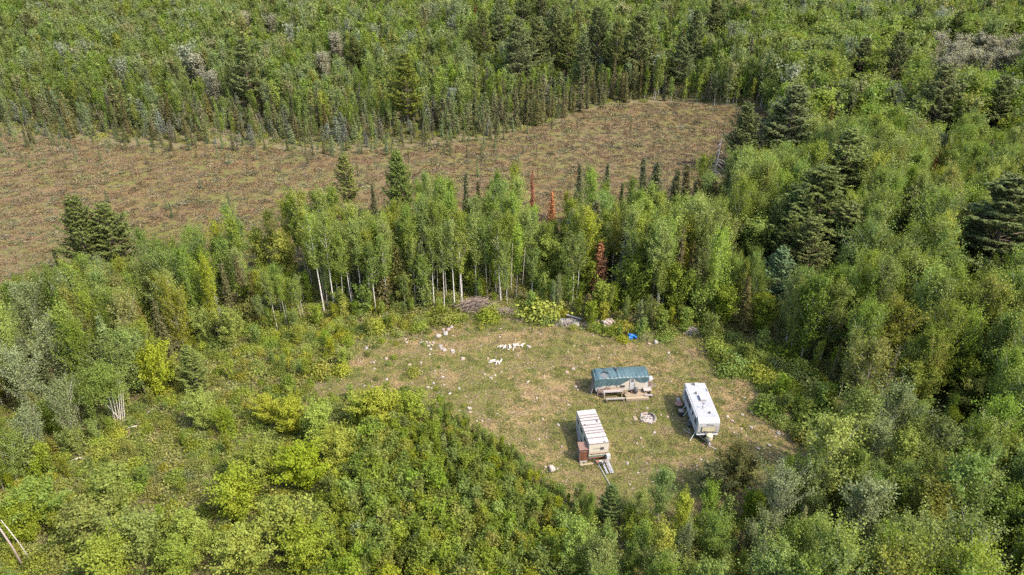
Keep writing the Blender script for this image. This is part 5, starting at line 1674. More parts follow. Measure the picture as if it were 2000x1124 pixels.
# spruces that stand out
S_ = 'spruce_tree'
SG = 'spruces along the bog and in the woods'
for k, (px, py, h, w, lab, sh) in enumerate([
        (1133, 318, 12, 0.8, 'tall dark spruce spire rising alone over the near rim of the bog', 'the lone spruce spire'),
        (1187, 316, 11, 0.9, 'dark spruce with a blunt tip against the bog, next after the lone spruce spire', None),
        (1262, 308, 12, 1.0, 'dark spruce leading the thick spruce clump by the bog', 'the thick spruce clump'),
        (1284, 318, 11, 1.5, 'broad spruce in the thick spruce clump, bluish', None),
        (1322, 330, 11, 1.3, 'spruce in the middle of the thick spruce clump', None),
        (1346, 318, 11, 1.2, 'spruce beside the bare grey snag', None),
        (1368, 345, 10, 1.4, 'black green spruce below the bare grey snag', None),
        (1400, 352, 10, 1.4, 'black green spruce just past the bare grey snag', None),
        (907, 338, 11, 0.8, 'small dark spruce tip poking over the canopy by the bog', 'the small spruce tip'),
        (726, 358, 11, 0.6, 'very thin dark spruce between the yellow green pine and the upswept pine', None),
        (118, 192, 10, 1.0, 'brown broad spruce at the far rim of the bog', 'the brown broad spruce'),
        (236, 196, 8, 1.0, 'brown spruce in the row below the big lone dark pine, first of it', None),
        (320, 182, 9, 1.0, 'brown spruce in the row below the big lone dark pine, in its middle', None),
        (400, 180, 8, 1.0, 'brown spruce just in front of the big lone dark pine', None),
        (482, 530, 8.5, 1.2, 'brown green spruce at the front of the wood beyond the brushy field', 'the brown green spruce'),
        (262, 585, 9, 1.0, 'brown spruce leaning over the birch clump', 'the leaning brown spruce'),
        (777, 480, 9.5, 1.1, 'olive grey spruce standing in front of white aspen trunks', 'the olive front spruce'),
        (742, 498, 9, 0.9, 'grey spruce beside the olive front spruce', None),
        (106, 484, 7, 0.9, 'small black spruce at the foot of the paired pines', None),
        (1640, 176, 14, 1.2, 'black spruce, tallest of a dark clump in the far woods', 'the black spruce clump'),
        (1668, 182, 13, 1.3, 'black spruce, broadest of the dark clump in the far woods', None),
        (1625, 205, 12, 1.2, 'brown black spruce at the near side of the dark clump', None),
        (1745, 170, 13, 1.1, 'dark spruce below the slanting dark pine', None),
        (1780, 160, 12, 1.1, 'brown spruce with rusty sides below the slanting dark pine', None),
        (1365, 480, 10, 1.1, 'dark narrow spruce between light aspens behind the clearing', 'the dark narrow spruce'),
        (1470, 540, 9, 0.9, 'grey brown spruce between the two yellow back maples', None),
        (1150, 570, 5.0, 1.5, 'small blue grey fir at the foot of the rust red dead spruce', 'the small blue grey fir'),
        (1940, 270, 12, 0.8, 'black spruce spire leaning out over olive birches', 'the leaning black spire'),
        (1215, 355, 9, 0.9, 'dark little spruce in the canopy between the lone spruce spire and the clump', None),
        (935, 350, 9, 1.0, 'grey green spruce in the canopy next to the small spruce tip', None)]):
    spot(S_, px, py, h, lab, sh, w * 1.35, group=SG, color=(1.2, 1.08, 0.9) if 'brown' in lab or 'grey' in lab or 'olive' in lab else (0.85, 0.95, 0.95), clear=0.9)
# the dark row of spruces at the far rim of the bog
for k in range(26):
    px = 1012 + k * 9.3 + rng.uniform(-5, 5)
    by = np.interp(px, [1000, 1090, 1150, 1200, 1260], [262, 238, 215, 205, 202]) - rng.uniform(2, 12)
    x, y = G(px, by)
    TREES.append(dict(kind='spruce_tree', x=x, y=y, h=rng.uniform(6, 13), w=rng.uniform(0.65, 1.25), tone='dark brown', color=(1.0, 0.92, 0.85), keep=True))
    SPOTS.append((x, y, 1.0))
    SEEN.append((x, y, 0.8, 2.0))
# grey poplars, white birch, maples
spot('poplar_tree', 42, 556, 9.5, 'big silvery poplar over the near side of the bog', 'the big silvery poplar', 1.15, clear=3, variant=2)
spot('poplar_tree', 72, 630, 10, 'silvery poplar in front of the big silvery poplar, paler', None, 1.1, variant=1, clear=2.2)
spot('poplar_tree', 20, 690, 9, 'silvery poplar at the edge with a thin slanting stem', None, 1.15, variant=0, clear=2.2)
spot('poplar_tree', 110, 750, 8.5, 'silvery poplar with a bare leaning stem above fallen white logs', 'the leaning stem poplar', 1.0, variant=0, clear=2)
spot('poplar_tree', 40, 800, 7.5, 'grey poplar below the silvery poplars at the edge', None, 1.0, variant=3, clear=2)
spot('poplar_tree', 1536, 922, 8.5, 'silvery poplar at the near side of the clearing beside a red brown tree', 'the silvery near poplar', 0.95, variant=2, clear=2)
spot('poplar_tree', 1500, 1010, 7, 'small silvery poplar in front of the silvery near poplar', None, 0.9, variant=0, clear=1.5)
spot('poplar_tree', 1345, 1018, 6.5, 'thin silver poplar with twin tips among green young trees', None, 0.6, variant=1, clear=1.0)
spot('poplar_tree', 1765, 760, 10, 'grey green poplar with a broad head beside yellow maples', 'the grey broad poplar', 1.1, variant=2, color=(0.85, 0.9, 0.85), clear=2)
spot('poplar_tree', 1720, 820, 8.5, 'pale grey poplar below the grey broad poplar', None, 0.9, variant=0, clear=1.5)
spot('poplar_tree', 205, 672, 9.0, 'olive poplar crown over the white birch clump', None, 1.15, color=(0.75, 0.85, 0.5), variant=2, clear=2.5)
MG = 'yellow green maples round the clearing'
for px, py, h, w, c, lab, sh in [
        (1072, 468, 7.8, 1.1, (0.85, 0.95, 0.8), 'two tone leafy maple above the round yellow bush behind the clearing', 'the two tone maple'),
        (1105, 484, 7.0, 0.9, (0.95, 1.0, 1.2), 'paler half of the two tone maple, over a fan of white stems', None),
        (1240, 512, 8.0, 1.15, (0.72, 0.82, 0.8), 'large rounded maple above the blue tarp bundle', 'the rounded maple by the tarp'),
        (1325, 525, 7.8, 0.95, (0.75, 0.85, 0.7), 'leafy maple next past the rounded maple by the tarp', None),
        (1422, 566, 6.0, 1.2, (0.72, 0.8, 0.75), 'wide yellow back maple at the corner of the clearing', 'the two yellow back maples'),
        (1497, 582, 5.8, 1.2, (0.75, 0.78, 0.6), 'spreading yellow back maple with bare grey limbs showing', None),
        (284, 676, 7.5, 0.75, (1.12, 1.12, 0.75), 'narrow bright yellow maple beside the short grey pine', 'the narrow yellow maple'),
        (440, 606, 6.0, 0.95, (1.08, 1.1, 0.8), 'bright yellow maple leaning over the brushy field', 'the bright leaning maple'),
        (385, 602, 5.5, 0.9, (0.95, 1.0, 0.8), 'green yellow maple behind the bright leaning maple', None),
        (384, 772, 4.5, 0.9, (0.95, 1.0, 0.75), 'cone shaped yellow maple alone in the brushy field', 'the cone shaped maple'),
        (742, 762, 4.6, 1.35, (1.22, 1.15, 0.65), 'brightest yellow maple at the edge of the clearing', 'the brightest yellow maple'),
        (796, 775, 3.8, 1.2, (1.05, 1.1, 0.7), 'green maple touching the brightest yellow maple', None),
        (700, 778, 3.4, 1.2, (1.2, 1.2, 0.7), 'low yellow maple leaning on the brightest yellow maple', None),
        (560, 780, 4.4, 1.1, (1.15, 1.15, 0.65), 'yellow maple at the head of the near maple thicket', 'the head of the maple thicket'),
        (612, 800, 4.6, 1.25, (0.9, 1.05, 0.6), 'green maple in the near maple thicket, next to its head', None),
        (520, 775, 3.6, 1.1, (1.15, 1.05, 0.7), 'reddish yellow maple by the head of the maple thicket', None),
        (590, 868, 5.2, 1.2, (1.0, 1.05, 0.6), 'leafy yellow maple in the middle of the near thicket', None),
        (650, 845, 4.5, 1.2, (1.1, 1.12, 0.55), 'yellow maple on the sapling side of the near thicket', None),
        (500, 870, 5.0, 1.25, (0.95, 0.98, 0.65), 'broad olive yellow maple in the near thicket', 'the broad olive maple'),
        (450, 925, 5.4, 1.25, (0.95, 0.98, 0.6), 'tall yellow maple below the broad olive maple', None),
        (545, 985, 5.4, 1.25, (0.98, 1.0, 0.6), 'large yellow maple at the bottom of the near thicket', 'the bottom thicket maple'),
        (470, 1030, 5.0, 1.2, (0.95, 0.98, 0.65), 'yellow maple beside the bottom thicket maple', None),
        (590, 1040, 4.6, 1.2, (1.0, 1.02, 0.6), 'low yellow maple below the bottom thicket maple', None),
        (200, 930, 5.2, 1.35, (0.92, 1.0, 0.9), 'pale yellow maple, largest of the corner group', 'the pale corner maple'),
        (150, 985, 5.2, 1.3, (0.92, 1.0, 0.9), 'pale leafy maple in front of the pale corner maple', None),
        (250, 1010, 5.0, 1.3, (0.92, 1.0, 0.9), 'pale maple beside the pale corner maple, lower', None),
        (190, 1060, 5.0, 1.3, (0.88, 0.98, 0.85), 'pale maple at the bottom edge of the corner group', None),
        (60, 940, 4.8, 1.25, (0.9, 1.05, 0.7), 'green maple above the two leaning dead trunks', None),
        (20, 985, 4.5, 1.2, (0.9, 1.05, 0.7), 'green yellow maple at the edge above the dead trunks', None),
        (360, 1010, 4.4, 1.2, (0.85, 0.98, 0.6), 'green maple between the pale corner group and the thicket', None),
        (330, 1060, 4.2, 1.2, (0.85, 0.98, 0.6), 'low green maple at the bottom edge past the pale corner group', None),
        (430, 800, 3.2, 1.0, (0.95, 0.95, 0.7), 'small olive maple between the cone shaped maple and the thicket', None),
        (1890, 700, 6.5, 1.2, (0.8, 0.85, 0.7), 'yellow leafed maple among birches near the edge', 'the yellow edge maple'),
        (1930, 740, 6.0, 1.3, (0.85, 0.88, 0.65), 'spreading yellow maple below the yellow edge maple', None),
        (1800, 715, 7.0, 1.0, (0.9, 0.85, 0.75), 'buff yellow maple beside the grey broad poplar', None),
        (1640, 610, 7.0, 1.0, (0.8, 0.75, 0.95), 'buff budding maple above the bushes by the white trailer', 'the buff budding maple'),
        (1480, 430, 8.5, 1.3, (0.75, 0.85, 0.65), 'yellow maple crowns in front of the huge dark pine', None),
        (500, 452, 8.0, 1.0, (1.0, 1.05, 0.7), 'yellow maple top at the near rim of the bog', 'the yellow rim maple'),
        (550, 462, 8.0, 1.0, (1.05, 1.0, 0.8), 'buff yellow maple next to the yellow rim maple', None)]:
    if lab:
        spot('maple_tree', px, py, h * (1.12 if py > 760 else 1.0), lab, sh, w * 1.12, color=c, group=MG, clear=1.5 * w)
spot('maple_tree', 1446, 884, 5.5, 'dark red brown rounded tree at the near corner of the clearing', 'the red brown round tree', 1.2, color=(0.52, 0.42, 0.65), variant=3, clear=2.2)
spot('maple_tree', 1400, 905, 4.5, 'dark olive low tree beside the red brown round tree', None, 1.2, color=(0.48, 0.44, 0.65), variant=1, clear=1.8)
# near trees at the bottom whose tops stand against the clearing
NG = 'young green trees at the near side of the clearing'
for px, py, h, w, t, lab, sh in [
        (1298, 918, 6.5, 1.0, 'fresh green', 'pointed fresh green birch whose tip stands against the clearing', 'the pointed near birch'),
        (1255, 960, 5.0, 0.9, 'light green', 'light green birch just past the small young pine', None),
        (1150, 965, 5.0, 0.8, 'fresh green', 'round green birch on the sapling side of the small young pine', None),
        (1340, 965, 6.0, 1.1, 'yellow green', 'yellow green birch next to the pointed near birch', None),
        (1395, 950, 6.0, 0.9, 'fresh green', 'dense green birch below the red brown round tree', None),
        (1260, 1030, 6.0, 1.1, 'fresh green', 'full green birch below the light green birch and young pine', None),
        (1410, 1010, 6.5, 1.1, 'fresh green', 'full green birch in front of the dense green birch', None),
        (1600, 905, 8.0, 1.0, 'deep green', 'deep green birch at the corner where clearing meets wood', 'the corner green birch'),
        (1700, 935, 9.0, 1.15, 'greyish green', 'tall grey green birch with pale limbs in the near wood', 'the tall grey near birch'),
        (1850, 830, 9.0, 1.15, 'deep green', 'rounded deep green birch in the wood near the edge', 'the rounded deep birch'),
        (1830, 950, 9.0, 1.2, 'olive green', 'olive birch with drooping sprays in the near wood', 'the drooping olive birch'),
        (1920, 950, 8.0, 1.1, 'deep green', 'dark birch beside the drooping olive birch, nearer the edge', None),
        (1715, 670, 10.5, 1.15, 'olive green', 'broad olive birch above the bushes beside the white trailer', 'the broad olive birch'),
        (1775, 600, 11, 1.1, 'olive green', 'olive birch with fan shaped limbs behind the broad olive birch', None),
        (1600, 545, 12, 1.1, 'deep green', 'heart shaped deep green birch below the huge dark pine', 'the heart shaped birch'),
        (1640, 550, 11.5, 0.9, 'deep green', 'narrow deep green birch beside the heart shaped birch', None)]:
    spot('birch_tree', px, py, h * 1.05, lab, sh, w * 1.12, tone=t, group=NG, clear=1.6 * w)
# pale, barely leafed aspens in the far woods
for px, py, h, w, lab in [
        (480, 24, 12, 1.2, 'pale barely leafed aspen in the far woods above the big lone dark pine'),
        (527, 30, 12, 1.2, 'pale barely leafed aspen next to the first, near the top edge'),
        (655, 66, 13, 1.2, 'pale barely leafed aspen beside the small dark far pine'),
        (628, 105, 11, 1.1, 'pale barely leafed aspen a little below the small dark far pine'),
        (385, 108, 12, 1.4, 'pale greyish aspen in front of the big lone dark pine'),
        (410, 140, 11, 1.2, 'grey leafless aspen with white stems beside the big lone dark pine'),
        (1838, 66, 13, 1.1, 'pale leafless aspen beginning the pale grove above the layered pine'),
        (1866, 84, 12, 1.3, 'pale leafless aspen in the pale grove, in front of its tallest'),
        (1890, 72, 13, 1.2, 'pale leafless aspen in the pale grove, straight above the layered pine'),
        (1918, 66, 13, 1.3, 'pale leafless aspen in the middle of the pale grove'),
        (1945, 80, 12, 1.3, 'pale leafless aspen in the pale grove past its middle'),
        (1972, 74, 12, 1.3, 'pale leafless aspen in the pale grove near the edge'),
        (1998, 70, 12, 1.3, 'pale leafless aspen of the pale grove cut by the edge'),
        (1845, 110, 11, 1.2, 'low pale leafless aspen at the near side of the pale grove'),
        (1930, 105, 11, 1.2, 'low pale leafless aspen between the pale grove and layered pine'),
        (1825, 92, 11, 1.2, 'pale aspen at the clearing end of the pale grove, thinly leafed'),
        (1878, 104, 11, 1.3, 'pale aspen in the second rank of the pale grove, near its start'),
        (1905, 96, 11.5, 1.3, 'pale aspen in the second rank of the pale grove, at its middle'),
        (1958, 98, 11.5, 1.3, 'pale aspen in the second rank of the pale grove, past its middle'),
        (1985, 100, 11.5, 1.3, 'pale aspen in the second rank of the pale grove, by the edge')]:
    spot('pale_aspen', px, py, h, lab, None, w * 1.35, group='pale barely leafed aspens in the far woods', clear=2.2)
ref('the pale grove', *G(1910, 90, 12))
# shrubs that stand out
for px, py, h, w, c, lab, sh in [
        (1060, 592, 2.3, 1.5, (1.08, 1.1, 0.75), 'round bright yellow green bush between the two brush heaps', 'the round yellow bush'),
        (870, 606, 1.9, 1.6, (1.0, 1.0, 0.8), 'big green bush just above the pale boulders', 'the big boulder bush'),
        (820, 628, 1.4, 1.5, (1.0, 1.05, 0.8), 'spreading green bush beside the big boulder bush', None),
        (1398, 662, 2.2, 1.4, (1.1, 1.1, 0.75), 'yellow green bush at the clearing edge above the white trailer', 'the clearing edge bush'),
        (1440, 690, 1.9, 1.4, (0.8, 0.95, 0.8), 'green bush next to the clearing edge bush', None),
        (1425, 716, 1.3, 1.3, (0.8, 0.95, 0.8), 'low green bush in front of the clearing edge bush', None),
        (1535, 672, 2.4, 1.6, (1.05, 1.05, 0.8), 'high rounded bush back from the clearing edge', 'the high rounded bush'),
        (1500, 716, 2.2, 1.4, (1.15, 1.15, 0.75), 'yellow tipped bush before the high rounded bush', None),
        (1570, 712, 2.2, 1.6, (0.95, 1.0, 0.8), 'wide green bush beside the high rounded bush', None),
        (1545, 750, 2.2, 1.3, (1.0, 1.1, 0.7), 'bright green bush beyond the white trailer', 'the bright edge bush'),
        (1500, 790, 1.4, 1.4, (0.8, 0.95, 0.8), 'low dark bush on the clearing side of the bright edge bush', None),
        (1530, 815, 1.3, 1.4, (0.85, 1.0, 0.8), 'low green bush further along the clearing edge', None),
        (1560, 830, 1.6, 1.4, (0.8, 0.95, 0.8), 'green bush under the trees at the clearing corner', None),
        (1610, 800, 2.2, 1.5, (0.75, 0.85, 0.8), 'dark bush under trees beyond the bright edge bush', None),
        (1120, 634, 1.0, 1.3, (1.25, 1.15, 0.7), 'small yellow bush in front of the debris heap', 'the small heap bush'),
        (1218, 655, 0.9, 1.3, (1.15, 1.15, 0.7), 'small bush at the foot of the blue tarp bundle', None),
        (1305, 650, 1.2, 1.5, (0.9, 1.0, 0.8), 'green bush past the blue tarp bundle', None),
        (805, 720, 1.0, 1.5, (1.15, 1.1, 0.75), 'low yellow green bush alone in the clearing below the stone rows', 'the lone clearing bush'),
        (665, 712, 1.5, 0.8, (1.25, 1.2, 0.7), 'thin yellow sapling bush at the clearing end of the brushy field', None),
        (1453, 828, 0.5, 0.5, (1.2, 1.2, 0.7), 'tiny bright green plant in the turf past the white trailer', None),
        (857, 712, 0.5, 0.5, (0.9, 1.1, 0.7), 'tiny green plant beside a small pink stone patch', None),
        (228, 838, 1.3, 1.6, (1.15, 1.05, 0.7), 'low yellow green bush at the foot of the birch clump', None),
        (945, 612, 1.3, 0.9, (0.95, 1.05, 0.8), 'green bush growing through the big brush heap', None),
]:
    if lab:
        spot('shrub', px, py, h, lab, sh, w, color=c, cat='shrub', group='bushes round the clearing', clear=0.8)
for nm, px, py in [('the tarp covered trailer', 1212, 745), ('the white trailer', 1372, 815), ('the cream trailer', 1158, 860), ('the fire ring', 1263, 820), ('the big brush heap', 930, 606), ('the debris heap', 1115, 634),
                   ('the rubble heap', 1190, 640), ('the blue tarp bundle', 1232, 660), ('the scattered white logs', 1000, 680), ('the white log pile', 968, 710), ('the pale stone row', 870, 686), ('the pale boulders', 865, 655),
                   ('the white birch clump', 235, 832), ('the lone white boulder', 1078, 918), ('the fallen white logs', 155, 897), ('the leaning dead trunks', 40, 1060), ('the bare grey snag', 1384, 400), ('the far white trunks', 1385, 195)]:
    ref(nm, *G(px, py))
# ------------------------------------------------------------------ the woods, brushy field, sapling thicket and bog plants
def grid_pts(x0, x1, y0, y1, s):
    xs, ys = np.arange(x0, x1, s), np.arange(y0, y1, s * 0.9)
    X, Y = np.meshgrid(xs, ys)
    X = X + (np.arange(len(ys)) % 2)[:, None] * s / 2 + rng.uniform(-0.42, 0.42, X.shape) * s
    Y = Y + rng.uniform(-0.42, 0.42, Y.shape) * s
    return X.ravel(), Y.ravel()


def free(x, y, extra=0.0):
    ok = np.ones(len(x), bool)
    for sx, sy, sr in SPOTS:
        ok &= (x - sx) ** 2 + (y - sy) ** 2 > (sr + extra) ** 2
    return ok


def in_view(x, y, h, m=60):
    u, v = proj(x, y, h)
    u0, v0 = proj(x, y, 0)
    return (u > -m) & (u < 2000 + m) & (v0 > -m) & (v < 1124 + m)


def wedge(x, y, m):
    """inside the picture's fan of ground, with M metres to spare"""
    return np.abs(x) < (y * math.cos(PITCH) + CAMH * math.sin(PITCH)) * 0.70 + m


OPEN = [CLEAR, BOG, BRUSH, SAPL, RSHRUB]


def in_open(x, y):
    r = np.zeros(len(x), bool)
    for P in OPEN:
        r |= inside(P, x, y)
    return r


def tone_for(kind, x, y, r):
    u, v = proj(x, y, 8)
    if kind in ('aspen_tree', 'birch_tree'):
        if v < 260 and u < 620:
            w = [0.44, 0.10, 0.04, 0.06, 0.0, 0.36]
        elif v < 260:
            w = [0.38, 0.26, 0.12, 0.05, 0.01, 0.18]
        elif u > 1420 and v > 860:
            w = [0.08, 0.36, 0.40, 0.04, 0.10, 0.02]
        elif u > 1420:
            w = [0.18, 0.36, 0.26, 0.11, 0.06, 0.03]
        elif u < 420:
            w = [0.22, 0.25, 0.20, 0.18, 0.05, 0.10]
        else:
            w = [0.12, 0.36, 0.32, 0.08, 0.10, 0.02]
    elif kind in ('sapling', 'shrub'):
        w = [0.28, 0.34, 0.18, 0.08, 0.10, 0.02]
    else:
        w = [0.3, 0.15, 0.1, 0.25, 0.0, 0.2]
    w = np.array(w)
    # stands of one tone: neighbours tend to look alike
    pn = nz(x, y, 30, 2)
    w = w * np.array([1 + 0.8 * pn, 1, 1 - 0.8 * pn, 1, 1, 1 - 0.5 * nz(x, y, 22, 3)]).clip(0.1)
    return TONES[int(r.choice(6, p=w / w.sum()))]


SN = np.array(SEEN)


def add(kind, x, y, h, w, variant=None):
    # nothing grows so high that it hides a tree the picture shows standing clear
    k = (SN[:, 1] > y + 0.5) & (SN[:, 1] < y + 45) & (np.abs(x - SN[:, 0] * y / SN[:, 1]) < SN[:, 2] + 0.5)
    if k.any():
        cap = float(np.min(CAMH + (SN[k, 3] * rng.uniform(0.35, 1.75) - CAMH) * y / SN[k, 1]))
        if cap < h:
            if cap < 0.3 * h and cap < 2.0 and kind not in ('shrub', 'sapling'):
                return
            if kind in ('aspen_tree', 'birch_tree', 'pine_tree') and cap < 4.5:
                variant = None
                kind = 'tamarack_tree' if y > 150 else 'sapling'
            h = max(cap, 0.5)
    n, c = tone_for(kind, x, y, rng)
    TREES.append(dict(kind=kind, x=float(x), y=float(y), h=float(h), w=float(w), tone=n, color=c, variant=variant))


# tall woods: the mid wood, the side woods, the far woods
for s, y0, y1, far in ((2.15, 28, 150, 0), (2.65, 150, 380, 1)):
    X, Y = grid_pts(-330, 330, y0, y1, s)
    k = wedge(X, Y, 14) & ~in_open(X, Y) & free(X, Y)
    X, Y = X[k], Y[k]
    dC, dB, dR = dist_edge(CLEAR, X, Y), dist_edge(BOG, X, Y), dist_edge(BRUSH, X, Y)
    U, V = proj(X, Y, 0)
    mixn = nz(X, Y, 38, 1)
    hn = nz(X, Y, 24, 2)
    for i in range(len(X)):
        x, y, u, v = X[i], Y[i], U[i], V[i]
        r = rng.uniform()
        if far:
            D = dB[i]
            left_rim = u < 1180
            top = np.interp(D, [0, 8, 20, 45, 80], [3.0, 5.5, 9.0, 11.5, 13.0]) if left_rim else np.interp(D, [0, 4, 40], [9.5, 12, 13.5])
            top = (top + 1.8 * hn[i] * min(1, D / 20)) * rng.uniform(0.68, 1.18)
            if left_rim and D < 16 and u < 1180:
                if r < 0.26:
                    add('spruce_tree', x, y, top * rng.uniform(0.7, 1.4), rng.uniform(1.0, 1.9))
                elif r < 0.72:
                    add('tamarack_tree', x, y, top * rng.uniform(0.55, 1.15), rng.uniform(1.2, 2.2))
                elif D > 5 or u > 600:
                    add('aspen_tree', x, y, top * 1.05, rng.uniform(0.8, 1.2))
            else:
                pc = 0.045 + 0.13 * (mixn[i] > 0.45)
                if r < pc:
                    add('spruce_tree', x, y, top * rng.uniform(0.8, 1.15), rng.uniform(0.9, 1.3))
                elif r < pc + 0.012 and v < 150:
                    add('pine_tree', x, y, rng.uniform(14, 18), rng.uniform(0.8, 1.0))
                elif r < pc + 0.06 and u < 900:
                    add('tamarack_tree', x, y, top * 0.85, rng.uniform(1, 1.6))
                elif r > 0.93:
                    add('poplar_tree', x, y, top * rng.uniform(0.9, 1.15), rng.uniform(0.8, 1.1))
                elif r < 0.90:
                    add('aspen_tree' if u < 1500 or v < 120 else 'birch_tree', x, y, top, rng.uniform(0.95, 1.5))
        else:
            left = u < 470
            near = v > 905
            right = u > 1400
            mid = not (left or right or near)
            h0 = 14.0 if mid else (11.3 if left else 10.5)
            if near:
                h0 = 7.8 if u < 1450 else 9.8
            if left and dB[i] < 16:
                a = np.interp(u, [120, 300], [5.0, 9.5])
                h0 = a + (10.8 - a) * dB[i] / 16
            if left and v > 800:
                h0 = 7.0
            if right and not near:
                h0 = 9.0 + min(3.5, dC[i] * 0.17)
            h = (h0 + 0.9 * hn[i]) * rng.uniform(0.74, 1.14)
            if mid and dB[i] < 9:
                h *= 0.90 + 0.011 * dB[i]
            if dC[i] < 2.2 or dR[i] < 1.2:
                if r < 0.5:
                    continue
                h *= 0.75
            if r < (0.075 if mid else 0.045):
                add('spruce_tree', x, y, h * rng.uniform(0.6, 1.0), rng.uniform(0.7, 1.1))
            elif r < (0.13 if mid else 0.08):
                add('tamarack_tree', x, y, h * rng.uniform(0.6, 0.95), rng.uniform(0.9, 1.4))
            elif mid and u < 1330:
                if r < 0.92:
                    front = min(dC[i], dR[i]) < 14
                    add('aspen_tree', x, y, h, rng.uniform(0.85, 1.15) * (12.5 / max(h, 9)) ** 0.4, int(rng.choice([1, 3, 4, 5])) if front and rng.uniform() < 0.4 else None)
            else:
                pr = 0.68 if right and not near else 0.74
                if r < pr:
                    if rng.uniform() < (0.2 if near and u > 1450 else 0.12):
                        continue
                    add('birch_tree', x, y, h * 1.08, rng.uniform(0.85, 1.2) if near else rng.uniform(0.68, 0.98))
                elif r < pr + 0.09:
                    add('aspen_tree', x, y, h * 1.05, rng.uniform(0.9, 1.2))

# brushy field
X, Y = grid_pts(-75, 20, 36, 96, 1.25)
k = (inside(BRUSH, X, Y)) & wedge(X, Y, 5)
k &= free(X, Y, -0.6)
X, Y = X[k], Y[k]
dn, dC = nz(X, Y, 9, 1), dist_edge(CLEAR, X, Y)
for i in range(len(X)):
    if rng.uniform() < 0.66 + 0.45 * dn[i] and dC[i] > 0.5:
        if rng.uniform() < 0.13:
            add('sapling', X[i], Y[i], rng.uniform(1.6, 3.2), rng.uniform(0.9, 1.4))
        else:
            add('shrub', X[i], Y[i], rng.uniform(0.45, 1.35) + 0.3 * max(0, dn[i]), rng.uniform(0.75, 1.3))
# brush creeping into the grassy end of the clearing
X, Y = grid_pts(-30, 8, 60, 92, 1.3)
k = inside(CLEAR, X, Y) & free(X, Y, -0.3)
X, Y = X[k], Y[k]
dR = dist_edge(BRUSH, X, Y) + 1.2 * nz(X, Y, 5, 1)
for x, y, d in zip(X, Y, dR):
    if d < 5 and rng.uniform() < 0.55 * math.exp(-max(d, 0) / 2.0):
        add('shrub', x, y, rng.uniform(0.3, 0.8), rng.uniform(0.8, 1.3))
# bushes on the far side of the clearing and at wood edges
X, Y = grid_pts(14, 52, 50, 90, 1.3)
k = inside(RSHRUB, X, Y) & free(X, Y, -0.5)
for x, y in zip(X[k], Y[k]):
    if rng.uniform() < 0.55:
        add('shrub', x, y, rng.uniform(0.8, 1.9), rng.uniform(0.9, 1.3))
    elif rng.uniform() < 0.3:
        add('sapling', x, y, rng.uniform(2.5, 4.5), rng.uniform(1, 1.4))
X, Y = grid_pts(-60, 60, 40, 110, 1.1)
k = ~in_open(X, Y) & ((dist_edge(CLEAR, X, Y) < 3.0) | (dist_edge(BRUSH, X, Y) < 2.2)) & free(X, Y, -0.8)
for x, y in zip(X[k], Y[k]):
    if rng.uniform() < 0.5:
        add('shrub', x, y, rng.uniform(0.6, 1.6), rng.uniform(0.8, 1.3))
    elif rng.uniform() < 0.35:
        add('sapling', x, y, rng.uniform(2.2, 4.5), rng.uniform(0.9, 1.4))
# young growth under the front of the mid wood
X, Y = grid_pts(-40, 30, 86, 112, 1.7)
k = ~in_open(X, Y) & free(X, Y, -0.5)
X, Y = X[k], Y[k]
dC = np.minimum(dist_edge(CLEAR, X, Y), dist_edge(BRUSH, X, Y))
for x, y, d in zip(X, Y, dC):
    if d < 12 and rng.uniform() < 0.26:
        add('sapling', x, y, rng.uniform(2.5, 6.0), rng.uniform(0.9, 1.5))
# sapling thicket
X, Y = grid_pts(-24, 14, 33, 72, 0.92)
k = inside(SAPL, X, Y) & free(X, Y, -0.5)
X, Y = X[k], Y[k]
dn, dC = nz(X, Y, 8, 2), dist_edge(CLEAR, X, Y)
for i in range(len(X)):
    r = rng.uniform()
    h = (1.3 + min(2.2, dC[i] * 0.22) + 0.5 * dn[i]) * rng.uniform(0.75, 1.25)
    if r < 0.70:
        add('sapling', X[i], Y[i], h, rng.uniform(0.9, 1.4))
    elif r < 0.85:
        add('shrub', X[i], Y[i], rng.uniform(0.6, 1.4), rng.uniform(0.8, 1.2))
# stunted trees on the bog
X, Y = grid_pts(-180, 90, 100, 225, 3.4)
k = inside(BOG, X, Y) & wedge(X, Y, 4) & free(X, Y)
X, Y = X[k], Y[k]
dB, dn = dist_edge(BOG, X, Y), nz(X, Y, 26, 3)
U, V = proj(X, Y, 0)
for i in range(len(X)):
    far_rim = V[i] < 330
    p = 0.85 * math.exp(-dB[i] / 13) * far_rim * (U[i] < 1150) + 0.035 + (0.05 if dn[i] > 0.5 else 0) + (0.18 if 1180 < U[i] < 1340 and 230 < V[i] < 310 and dn[i] > 0 else 0)
    if rng.uniform() < p:
        thin = U[i] > 1050
        add('bog_spruce' if thin or rng.uniform() < 0.35 else 'bog_tamarack', X[i], Y[i], rng.uniform(1.2, 3.8) * (1.25 if dB[i] < 8 and far_rim else 1), 0.5 if thin else rng.uniform(0.8, 1.4))

DIRS = ['to the right of', 'behind and right of', 'straight behind', 'behind and left of', 'to the left of', 'before and left of', 'straight before', 'before and right of']
LMX, LMY = np.array([a[1] for a in LM]), np.array([a[2] for a in LM])
COUNT = {}


